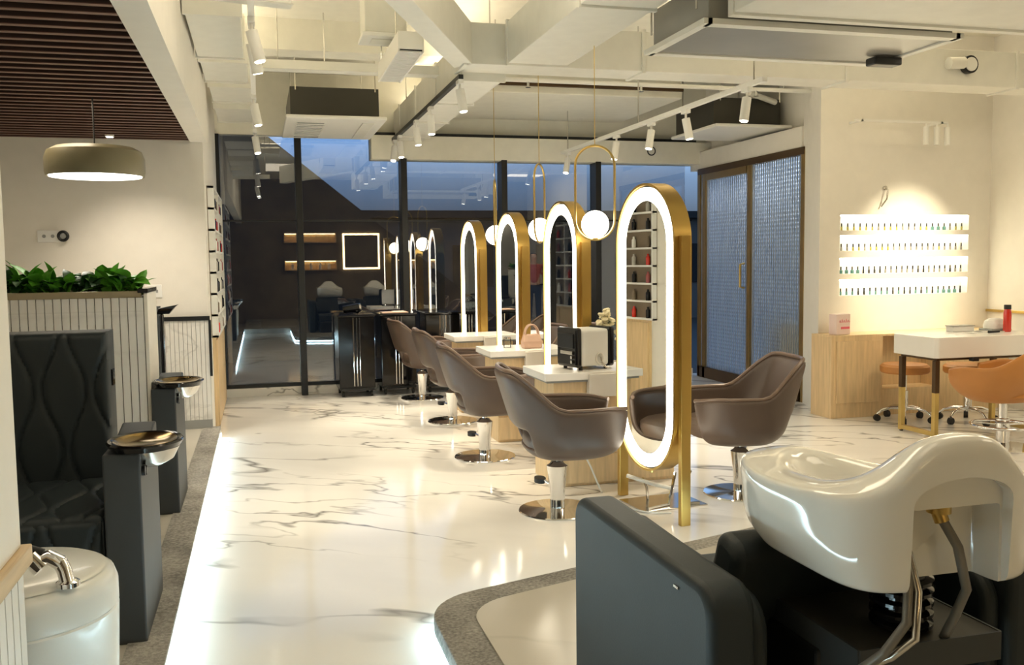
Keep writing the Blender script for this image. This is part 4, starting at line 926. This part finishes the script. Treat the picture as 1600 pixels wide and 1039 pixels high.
# ================================================================== RIGHT: NICHE WALL, DESK, STOOLS
wall = bpy.data.objects['wall_right_back']
NZ = [(1.755, 1.901), (1.559, 1.706), (1.338, 1.490), (1.129, 1.283)]; NX = (5.38, 6.85)
cut = MB()
for z0, z1 in NZ: cut.box(NX[0], NX[1], 7.70, 7.89, z0, z1)
co = cut.build('cutter', 'wall_paint')
md = wall.modifiers.new('cut', 'BOOLEAN'); md.object = co; md.operation = 'DIFFERENCE'; md.solver = 'EXACT'
bake(wall); bpy.data.objects.remove(co)
rows = ['top', 'second', 'third', 'bottom']
for i, (z0, z1) in enumerate(NZ):
    o = B(NX[0]+0.01, NX[1]-0.01, 7.806, 7.818, z1-0.012, z1-0.001).build('niche_light', 'niche_led'); tag(o, 'thin warm light strip under the roof of the %s polish niche' % rows[i], 'light strip')
def polish(m, fat):
    mb = MB(); r = 0.0095 if not fat else 0.016
    mb.lathe([(r, 0), (r, 0.032), (0.006, 0.038)], n=10); mb.cur = 1
    mb.lathe([(0.0075, 0.036), (0.0065, 0.068), (0.0001, 0.0685)], n=8)
    return mb.mesh('nail_polish_bottle', [m, 'black_metal'], True)
pm = {}
for c in ('polish_teal', 'polish_dark', 'polish_olive', 'polish_grey', 'polish_rose'):
    for f in (0, 1): pm[c, f] = polish(c, f)
random.seed(11)
for i, (z0, z1) in enumerate(NZ):
    n = [21, 22, 23, 22][i]
    for k in range(n):
        fat = (i == 0 and 15 <= k <= 17) or (i == 2 and k <= 3) or (i == 3 and 18 <= k <= 20)
        c = 'polish_teal' if fat else [['polish_olive', 'polish_grey'], ['polish_grey', 'polish_olive'], ['polish_grey', 'polish_dark'], ['polish_dark', 'polish_teal']][i][random.random() < 0.35]
        
        o = bpy.data.objects.new('nail_polish_bottle', pm[c, int(fat)]); COL.objects.link(o)
        o.location = (NX[0]+0.045+k*(NX[1]-NX[0]-0.09)/(n-1), 7.845, z0+0.001)
        tag(o, ('dark teal nail polish bottle, one of the wide ones in the %s lit niche' if fat else 'slim ' + {'polish_olive': 'olive', 'polish_grey': 'grey', 'polish_dark': 'black', 'polish_teal': 'teal'}[c] + ' nail polish bottle standing in the %s lit wall niche') % rows[i], 'bottle', ('wide teal polish bottles in the %s niche' if fat else 'slim polish bottles in the %s niche') % rows[i])
t = thing('base_cabinet', 'oak base cabinet along the niche wall with open knee space', 'cabinet', (5.08, 7.8, 0))
B(0, 0.55, -0.33, -0.003, 0, 0.755).build('body', 'light_oak', t, bevel=0.003)
B(0.05, 0.52, -0.345, -0.33, 0.14, 0.72).build('door', 'light_oak', t, bevel=0.003)
B(0, 2.02, -0.33, -0.003, 0.755, 0.775).build('top', 'light_oak', t, bevel=0.002)
B(0.55, 2.02, -0.05, -0.003, 0.0, 0.755).build('back_panel', 'light_oak', t)
B(0.55, 1.20, -0.30, -0.05, 0.0, 0.25).build('plinth_box', 'light_oak', t, bevel=0.003)
B(1.20, 1.26, -0.31, -0.05, 0.0, 0.755).build('divider', 'light_oak', t, bevel=0.003)
B(1.26, 2.02, -0.30, -0.05, 0.0, 0.755).build('right_unit', 'light_oak', t, bevel=0.003)
t = thing('leaflet_box', 'small pale pink box with red script, standing on the oak cabinet end', 'box', (5.25, 7.60, 0.777), math.radians(10))
B(-0.085, 0.085, -0.05, 0.05, 0, 0.19).build('box', 'box_white', t, bevel=0.003)
mb = MB()
mb.box(-0.03, 0.075, -0.053, -0.05, 0.05, 0.072)
for k in range(5):
    x = -0.05+0.026*k; mb.tube([(x, -0.051, 0.115), (x+0.006, -0.051, 0.135+0.01*(k % 2)), (x+0.014, -0.051, 0.113), (x+0.026, -0.051, 0.118)], 0.0022, n=5)
mb.build('printed_band', 'pink_print', t)
t = thing('brass_rail', 'thin brass rail on the right wall above the desk', 'rail', (7.1, 7.2, 0.935))
B(-0.03, -0.004, -0.7, 0.59, 0, 0.025).build('rail', 'brass', t, bevel=0.003)
for y in (-0.5, 0.3): B(-0.03, 0.0, y, y+0.03, 0.005, 0.02).build('bracket', 'brass', t)

t = thing('manicure_desk', 'white manicure desk with thick chamfered top on gold legs', 'desk', (5.25, 6.3, 0))
MB().prism([(0.03, 0.0), (1.08, 0.0), (1.11, 0.03), (1.11, 0.52), (1.08, 0.55), (0.03, 0.55), (0, 0.52), (0, 0.03)], 0.67, 0.84).build('top', 'counter_white', t, bevel=0.006)
B(0.06, 1.06, 0.06, 0.50, 0.645, 0.67).build('top_frame', 'dark_bronze', t)
for x in (0.06, 1.0):
    for y in (0.07, 0.48):
        B(x-0.02, x+0.02, y-0.02, y+0.02, 0.012, 0.38).build('leg', 'brass', t, bevel=0.002)
        B(x-0.021, x+0.021, y-0.021, y+0.021, 0.38, 0.645).build('leg_sleeve', 'dark_bronze', t, bevel=0.002)
        MB().cyl((x, y, 0), (x, y, 0.012), 0.015).build('foot', 'black_rubber', t)
    B(x-0.018, x+0.018, 0.09, 0.46, 0.02, 0.055).build('stretcher', 'brass', t, bevel=0.002)
B(0.36, 0.42, 0.0, 0.05, 0.635, 0.668).build('socket_box', 'black_metal', t, bevel=0.004)
def stool(lab, x, y, rz, g):
    t = thing('wheeled_stool', lab, 'stool', (x, y, 0), rz, g)
    MB().lathe([(0.20, 0.445), (0.212, 0.46), (0.212, 0.505), (0.19, 0.525), (0.0001, 0.53)], n=36).build('seat', 'orange_leather', t, smooth=True)
    MB().lathe([(0.035, 0.10), (0.035, 0.28), (0.022, 0.285), (0.022, 0.42), (0.09, 0.44)], n=20).build('column', 'chrome', t, smooth=True)
    MB().tube([(0, 0, 0.43), (-0.12, -0.06, 0.40), (-0.20, -0.10, 0.36)], 0.009).build('lever', 'black_metal', t, smooth=True)
    for k in range(5):
        a = 2*PI*k/5; c, s = math.cos(a), math.sin(a)
        l = MB().tube([(0.03*c, 0.03*s, 0.125), (0.12*c, 0.12*s, 0.125), (0.20*c, 0.20*s, 0.10), (0.24*c, 0.24*s, 0.065)], 0.013, n=10, rs=[0.018, 0.015, 0.013, 0.011]).build('base_arm', 'chrome', t, smooth=True)
        MB().cyl((0.24*c-0.018*s, 0.24*s+0.018*c, 0.03), (0.24*c+0.018*s, 0.24*s-0.018*c, 0.03), 0.03, n=16).build('caster', 'black_rubber', l, smooth=True)
    return t
GW = 'tan wheeled stools behind the manicure desk'
st1 = stool('tan wheeled stool behind the left end of the manicure desk', 5.64, 7.17, 0.3, GW)
dup(st1, (6.14, 6.95, 0), 0.9, 'tan wheeled stool under the manicure desk, behind the orange armchair')
t = thing('orange_armchair', 'orange brown tub armchair on chrome column before the manicure desk', 'chair', (5.56, 5.92, 0), math.radians(118))
t.scale = (1.08, 1.08, 1.05)
def tub():
    mb = MB(); NU, NV = 40, 10; vs = []; fs = []; PM = math.radians(140)
    def se(c, e): return math.copysign(abs(c)**e, c)
    for j in range(NV+1):
        v = j/NV
        for i in range(NU+1):
            s = -1+2*i/NU; ph = s*PM; back = 1-sstep(0.22, 0.62, abs(s)); zt = 0.625+0.165*back-0.03*sstep(0.75, 1, abs(s))
            r = 0.45+0.55*math.sin(min(1, v*1.3)*PI/2)**0.7; z = 0.375+(zt-0.375)*v
            vs.append((-0.30*se(math.cos(ph), 0.8)*r-0.18*max(0, z-0.5)*back+0.02, 0.35*se(math.sin(ph), 0.8)*r, z))
    for j in range(NV):
        for i in range(NU): k = j*(NU+1)+i; fs.append((k, k+1, k+NU+2, k+NU+1))
    mb.add(vs, fs); o = mb.build('shell', 'orange_leather'); md = o.modifiers.new('s', 'SOLIDIFY'); md.thickness = 0.035; md.offset = 1.0
    md = o.modifiers.new('b', 'SUBSURF'); md.levels = 1; md.render_levels = 1; bake(o)
    for p in o.data.polygons: p.use_smooth = True
    return o
tub().parent = t
MB().lathe([(0.10, 0.345), (0.22, 0.37), (0.265, 0.41), (0.26, 0.45), (0.20, 0.465), (0.0001, 0.465)], n=36).build('seat', 'orange_leather', t, smooth=True)
MB().lathe([(0.048, 0.012), (0.048, 0.22), (0.03, 0.225), (0.03, 0.35)], n=24).build('column', 'chrome', t, smooth=True)
MB().lathe([(0.23, 0.0), (0.23, 0.010), (0.06, 0.018)], n=48).build('base_disc', 'chrome', t, smooth=True)
MB().tube([(0.21*math.cos(k*PI/14), 0.21*math.sin(k*PI/14), 0.17) for k in range(28)], 0.011, closed=True).build('foot_ring', 'chrome', t, smooth=True)
for k in range(3): MB().cyl((0.04*math.cos(k*2.094), 0.04*math.sin(k*2.094), 0.17), (0.21*math.cos(k*2.094), 0.21*math.sin(k*2.094), 0.17), 0.007, n=8).build('ring_spoke', 'chrome', t)

t = thing('water_bottle', 'red translucent bottle with black cap on the white desk', 'bottle', (6.20, 6.58, 0.841))
MB().lathe([(0.030, 0), (0.033, 0.005), (0.033, 0.165), (0.027, 0.185), (0.027, 0.195)], n=28).build('bottle', 'red_plastic', t, smooth=True)
MB().lathe([(0.029, 0.195), (0.029, 0.228), (0.027, 0.232)], n=28).build('cap', 'black_rubber', t, smooth=True)
t = thing('curing_lamp', 'white domed nail curing lamp behind the red bottle', 'lamp', (6.22, 6.74, 0.841))
MB().rings([[(s*x, s*y*0.9, z) for x, y in [(0.105*math.cos(2*PI*i/28), 0.085*math.sin(2*PI*i/28)) for i in range(28)]] for s, z in ((1, 0.02), (1, 0.05), (0.88, 0.085), (0.55, 0.105), (0.1, 0.11))]).build('housing', 'white_plastic', t, smooth=True)
B(-0.10, 0.10, -0.08, 0.08, 0, 0.02).build('base', 'grey_base', t, bevel=0.006)
t = thing('tool_drawer_box', 'low white organiser box on the desk back edge', 'box', (5.90, 6.79, 0.841))
B(-0.11, 0.11, -0.045, 0.045, 0, 0.045).build('box', 'white_plastic', t, bevel=0.004); B(-0.115, 0.115, -0.05, 0.05, 0.045, 0.053).build('lid', 'grey_label', t, bevel=0.002)
for k, (x, y, r, l) in enumerate(((5.84, 6.56, 0.3, 'flat grey leaflet lying nearest the desk edge'), (5.97, 6.62, -0.2, 'flat dark leaflet lying in the middle of the desk'), (6.06, 6.70, 0.15, 'flat leaflet with photographs beside the curing lamp'))):
    t = thing('leaflet', l, 'paper', (x, y, 0.8405), r, 'leaflets on the manicure desk'); B(-0.06, 0.06, -0.04, 0.04, 0, 0.003).build('sheet', 'paper', t)
    B(-0.05, 0.0, -0.03, 0.03, 0.003, 0.0036).build('printed_panel', ['grey_label', 'black_metal', 'brown_wall'][k], t)
t = thing('nail_file', 'black nail drill handpiece lying on the desk', 'tool', (6.0, 6.5, 0.853), 0.1)
MB().cyl((-0.07, 0, 0), (0.05, 0, 0), 0.011, 0.009, n=12).build('grip', 'black_gloss', t, smooth=True); MB().cyl((0.05, 0, 0), (0.11, 0, 0), 0.004, n=8).build('bit', 'steel', t)

# ================================================================== WASH UNIT IN THE FOREGROUND
def rpoly(pts, r, n=6): return rounded(pts, set(range(len(pts))), r, n)
wu = thing('wash_chair', 'charcoal wash chair with rounded side panels on the carpeted platform', 'chair', (1.42, 1.9, 0.107), 0, 'wash chairs on the platform')
for s in (-1, 1):
    x0, x1 = (-0.47, -0.35) if s < 0 else (0.35, 0.47)
    a = MB().prism(rpoly([(-0.06, 0.0), (0.88, 0.0), (0.88, 0.648), (-0.06, 0.648)], 0.075), x0, x1, axis='x').build('side_panel', 'charcoal_leather', wu, smooth=True, bevel=0.022, seg=4)
    x0, x1 = (-0.352, -0.30) if s < 0 else (0.30, 0.352)
    MB().prism(rpoly([(-0.03, 0.02), (0.76, 0.02), (0.76, 0.62), (-0.03, 0.60)], 0.09), x0, x1, axis='x').build('inner_pad', 'charcoal_leather', wu, smooth=True, bevel=0.02, seg=3)
    B(-0.474 if s < 0 else 0.47, -0.47 if s < 0 else 0.474, 0.10, 0.125, 0.60, 0.606).build('seam_tag', 'steel', wu)
MB().prism(rpoly([(0.24, 0.34), (0.36, 0.38), (0.24, 0.70), (0.12, 0.67)], 0.045), -0.30, 0.30, axis='x').build('backrest', 'charcoal_leather', wu, smooth=True, bevel=0.03, seg=4)
MB().prism(rpoly([(0.26, 0.20), (0.98, 0.24), (1.0, 0.38), (0.26, 0.36)], 0.05), -0.298, 0.298, axis='x').build('seat', 'charcoal_leather', wu, smooth=True, bevel=0.02, seg=3)
B(-0.27, 0.27, 0.10, 0.9, 0.0, 0.21).build('base', 'black_metal', wu, bevel=0.01)
B(-0.17, 0.19, -0.02, 0.22, 0.0, 0.46).build('pillar', 'black_metal', wu, bevel=0.01)
tr = MB().box(-0.155, 0.225, -0.16, 0.22, 0.505, 0.515).build('tray', 'dark_sheet', wu, bevel=0.003, label='grey metal shelf under the basin')
B(-0.155, 0.225, -0.164, -0.158, 0.45, 0.517).build('front_lip', 'charcoal_board', tr); B(-0.159, -0.153, -0.16, 0.22, 0.42, 0.517).build('side_lip', 'charcoal_board', tr); B(0.222, 0.228, -0.16, 0.10, 0.45, 0.517).build('side_lip', 'charcoal_board', tr)
for x in (-0.08, 0.08): MB().cyl((x, -0.13, 0.485), (x, -0.13, 0.505), 0.010, n=8).build('screw', 'steel', tr)
B(-0.10, 0.13, -0.05, 0.2, 0.46, 0.505).build('pillar_head', 'black_metal', wu)
pf = [(0.055, 0.515)]
for k in range(5): pf += [(0.072, 0.525+0.026*k), (0.072, 0.533+0.026*k), (0.056, 0.538+0.026*k), (0.056, 0.545+0.026*k)]
MB().lathe(pf, (0.03, -0.06, 0.0), 32).build('bellows', 'black_gloss', wu, smooth=True)

bn = thing('wash_basin', 'large glossy white wash basin with an arched opening in its back', 'basin', (1.42, 1.9, 0.785), 0, 'white wash basins on the wash chairs')
def basin():
    NS = 72
    def outline(hw, yb, yf, ex, zfun):
        cy = (yb+yf)/2; hy = (yf-yb)/2; R = []
        for i in range(NS):
            a = 2*PI*i/NS; c, s = math.cos(a), math.sin(a)
            e2 = ex if s < 0 else ex*1.28
            x = hw*math.copysign(abs(c)**e2, c); y = cy+hy*math.copysign(abs(s)**ex, s)
            R.append((x, y, zfun(x, y)))
        return R
    def rim(x, y):
        u = (y+0.30)/0.56
        b = 0.132*math.exp(-(abs(x)/0.155)**3.2)*(1-sstep(0.02, 0.50, u))
        wing = 0.022*sstep(0.62, 0.95, u)
        notch = 0.06*sstep(-0.10, 0.20, x)*sstep(0.35, 0.85, u)
        return 0.212-0.022*sstep(0.0, 0.9, u)+b+wing-notch
    L = []
    for hw, yb, yf, ex, f in ((0.10, -0.22, 0.02, 0.7, 0.0), (0.228, -0.275, 0.205, 0.45, 0.0), (0.238, -0.285, 0.22, 0.45, 0.06), (0.242, -0.288, 0.24, 0.47, 0.11), (0.256, -0.29, 0.285, 0.5, 0.24),
                              (0.264, -0.293, 0.302, 0.52, 0.40), (0.266, -0.296, 0.305, 0.54, 0.60), (0.270, -0.30, 0.315, 0.55, 0.80), (0.272, -0.30, 0.315, 0.56, 0.93), (0.266, -0.292, 0.311, 0.56, 0.99), (0.252, -0.272, 0.296, 0.56, 1.005)):
        L.append(outline(hw, yb, yf, ex, lambda x, y, f=f: 0.0+f*rim(x, y)))
    for hw, yb, yf, ex, d in ((0.215, -0.235, 0.262, 0.6, -0.008), (0.165, -0.175, 0.225, 0.66, -0.008), (0.145, -0.15, 0.205, 0.7, 0.03)):
        L.append(outline(hw, yb, yf, ex, lambda x, y, d=d: max(0.10, rim(x, y)-d-(0.4*max(0, rim(x, y)-0.235) if d > -0.004 else 0))))
    for hw, yb, yf, ex, z in ((0.125, -0.13, 0.18, 0.8, 0.10), (0.09, -0.09, 0.13, 0.9, 0.075), (0.03, -0.02, 0.04, 1.0, 0.06)):
        L.append(outline(hw, yb, yf, ex, lambda x, y, z=z: z))
    o = MB().rings(L).build('shell', 'porcelain', bn, smooth=True)
    md = o.modifiers.new('sub', 'SUBSURF'); md.levels = 1; md.render_levels = 1
    arch = [(-0.125, -0.06), (0.125, -0.06), (0.125, 0.195)]+[(0.125*math.cos(PI*k/14), 0.195+0.055*math.sin(PI*k/14)) for k in range(1, 14)]+[(-0.125, 0.195)]
    c1_ = MB().prism(arch, -0.40, -0.262, axis='y').build('cutter', 'porcelain'); c1_.location = (1.42, 1.9, 0.785)
    c2_ = B(-0.118, 0.118, -0.40, -0.18, -0.06, 0.178).build('cutter', 'porcelain', bevel=0.008); c2_.location = (1.42, 1.9, 0.785)
    bpy.context.view_layer.update()
    for c in (c1_, c2_):
        md = o.modifiers.new('cut', 'BOOLEAN'); md.object = c; md.operation = 'DIFFERENCE'; md.solver = 'EXACT'
    bake(o)
    for c in (c1_, c2_): bpy.data.objects.remove(c)
    for p in o.data.polygons: p.use_smooth = True
    try: o.data.set_sharp_from_angle(angle=math.radians(42))
    except Exception: pass
basin()
MB().cyl((-0.095, -0.215, 0.178), (-0.095, -0.215, 0.10), 0.013).cyl((-0.095, -0.215, 0.11), (-0.095, -0.215, 0.08), 0.018).build('valve', 'brass', bn, smooth=True)
MB().cyl((0.0, -0.215, 0.178), (0.0, -0.215, 0.155), 0.026).cyl((0.0, -0.215, 0.155), (0.005, -0.22, 0.135), 0.016).build('drain_fitting', 'brass', bn, smooth=True)
MB().tube([(-0.095, -0.215, 0.09), (-0.098, -0.245, 0.02), (-0.12, -0.27, -0.06), (-0.16, -0.25, -0.13), (-0.19, -0.20, -0.19)], 0.011, n=10).build('hose', 'hose_grey', bn, smooth=True)
MB().tube([(-0.085, -0.22, 0.09), (-0.085, -0.26, 0.0), (-0.11, -0.285, -0.09), (-0.14, -0.25, -0.14), (-0.17, -0.20, -0.18)], 0.009, n=10).build('hose', 'steel', bn, smooth=True)
MB().tube([(0.005, -0.22, 0.14), (0.035, -0.235, 0.08), (0.065, -0.23, -0.02), (0.08, -0.18, -0.10), (0.082, -0.14, -0.172)], 0.011, n=10).build('hose', 'hose_grey', bn, smooth=True)
dup(wu, (2.40, 1.9, 0.107), 0, 'second charcoal wash chair just outside the frame on the right')
dup(bn, (2.40, 1.9, 0.785), 0, 'second white wash basin just outside the frame on the right')

# ================================================================== SEEN ONLY IN THE WINDOW: WALL BEHIND THE VIEWER
def lit_niche(lab, x0, x1, z0, z1, g):
    t = thing('lit_wall_niche', lab, 'shelf', ((x0+x1)/2, -2.6, z0), 0, g); h = (x1-x0)/2; H = z1-z0
    B(-h, h, 0.0, 0.01, 0, H).build('back', 'light_oak', t); B(-h, h, 0, 0.22, -0.02, 0).build('board', 'light_oak', t); B(-h, h, 0, 0.22, H, H+0.02).build('board', 'light_oak', t)
    B(-h, h, 0.03, 0.05, H-0.02, H).build('light_strip', 'far_led', t)
    for s in (-1, 1): B(s*h-0.01, s*h+0.01, 0, 0.22, -0.02, H+0.02).build('side', 'light_oak', t)
    return t
lit_niche('upper amber lit niche on the back wall, mirrored in the window', 0.63, 1.92, 2.05, 2.27, 'amber lit niches on the back wall')
lit_niche('lower amber lit niche on the back wall, mirrored in the window', 0.63, 1.92, 1.35, 1.57, 'amber lit niches on the back wall')
for k in range(5):
    o = MB().lathe([(0.04, 0), (0.04, 0.12), (0.015, 0.14), (0.015, 0.17)], n=10).build('product_bottle', 'white_plastic', None, smooth=True); o.location = (0.82+0.23*k, -2.48, 1.352)
    tag(o, 'white bottle in the lower amber lit niche, mirrored in the window', 'bottle', 'white bottles in the amber niche')
t = thing('backlit_mirror', 'square backlit mirror on the back wall, mirrored in the window', 'mirror', (2.58, -2.6, 1.34))
B(-0.475, 0.475, 0.0, 0.02, 0, 0.93).build('glow_frame', 'far_led', t); B(-0.43, 0.43, 0.02, 0.04, 0.045, 0.885).build('mirror_plate', 'brown_wall', t)

# person standing behind the viewer, mirrored in the window
def skin(name, verts, edges, radii, m, parent, sub=2):
    me = bpy.data.meshes.new(name); me.from_pydata(verts, edges, []); o = bpy.data.objects.new(name, me); COL.objects.link(o)
    o.modifiers.new('skin', 'SKIN'); sv = me.skin_vertices[0].data
    for i, r in enumerate(radii): sv[i].radius = (r, r) if not isinstance(r, tuple) else r
    sv[0].use_root = True
    md = o.modifiers.new('sub', 'SUBSURF'); md.levels = sub; md.render_levels = sub
    bake(o); me = o.data; me.materials.append(MAT[m])
    for p in me.polygons: p.use_smooth = True
    o.parent = parent; return o
pz = thing('person', 'person in a red top and black trousers, seen only mirrored in the window', 'person', (6.2, 1.0, 0), math.radians(100))
V = [(0, 0, 0.92), (0, 0, 1.15), (0, 0, 1.36), (0.01, 0, 1.45), (0.02, 0, 1.52), (0.03, 0, 1.60), (0.02, 0, 1.67),
     (0, 0.10, 0.86), (0.02, 0.10, 0.48), (0, 0.11, 0.09), (0.12, 0.12, 0.04), (0, -0.10, 0.86), (0.02, -0.10, 0.48), (0, -0.11, 0.09), (0.12, -0.12, 0.04),
     (0, 0.18, 1.37), (-0.02, 0.24, 1.12), (0.08, 0.25, 0.92), (0.12, 0.25, 0.84), (0, -0.18, 1.37), (-0.02, -0.24, 1.12), (0.08, -0.25, 0.92), (0.12, -0.25, 0.84)]
Ed = [(0,1),(1,2),(2,3),(3,4),(4,5),(5,6),(0,7),(7,8),(8,9),(9,10),(0,11),(11,12),(12,13),(13,14),(2,15),(15,16),(16,17),(17,18),(2,19),(19,20),(20,21),(21,22)]
R_ = [0.13, 0.12, 0.13, 0.055, 0.075, 0.092, 0.07, 0.088, 0.06, 0.042, 0.035, 0.088, 0.06, 0.042, 0.035, 0.06, 0.045, 0.032, 0.03, 0.06, 0.045, 0.032, 0.03]
skin('body', V, Ed, R_, 'skin', pz)
skin('blouse', [(0, 0, 0.94), (0, 0, 1.15), (0, 0, 1.36), (0, 0, 1.42), (0, 0.185, 1.37), (-0.02, 0.245, 1.14), (0, -0.185, 1.37), (-0.02, -0.245, 1.14)], [(0,1),(1,2),(2,3),(2,4),(4,5),(2,6),(6,7)], [0.15, 0.138, 0.148, 0.075, 0.074, 0.058, 0.074, 0.058], 'red_cloth', pz)
skin('trousers', [(0, 0, 0.95), (0, 0.10, 0.86), (0.02, 0.10, 0.48), (0, 0.11, 0.10), (0, -0.10, 0.86), (0.02, -0.10, 0.48), (0, -0.11, 0.10)], [(0,1),(1,2),(2,3),(0,4),(4,5),(5,6)], [0.148, 0.102, 0.075, 0.062, 0.102, 0.075, 0.062], 'black_cloth', pz)
skin('hair', [(0.0, 0, 1.67), (-0.03, 0, 1.62), (-0.06, 0, 1.52)], [(0,1),(1,2)], [0.098, 0.098, 0.06], 'hair', pz)
for s in (-1, 1):
    MB().sphere((0.122, s*0.033, 1.605), 0.012, 10, 6).build('eye', 'white_plastic', pz, smooth=True)
    for k in range(4): MB().tube([(0.13+0.006*k, s*0.25+(-0.022+0.014*k), 0.83), (0.15+0.004*k, s*0.25+(-0.024+0.015*k), 0.79), (0.145, s*0.25+(-0.022+0.014*k), 0.755+0.01*abs(k-1.5))], 0.008, n=8).build('finger', 'skin', pz, smooth=True)
    MB().tube([(0.12, s*0.225, 0.85), (0.155, s*0.205, 0.82), (0.165, s*0.205, 0.79)], 0.009, n=8).build('thumb', 'skin', pz, smooth=True)
MB().cyl((0.115, 0, 1.60), (0.14, 0, 1.565), 0.010, 0.016, n=8).build('nose', 'skin', pz, smooth=True)
B(0.105, 0.122, -0.022, 0.022, 1.528, 1.536).build('mouth', 'pink_print', pz, bevel=0.003)
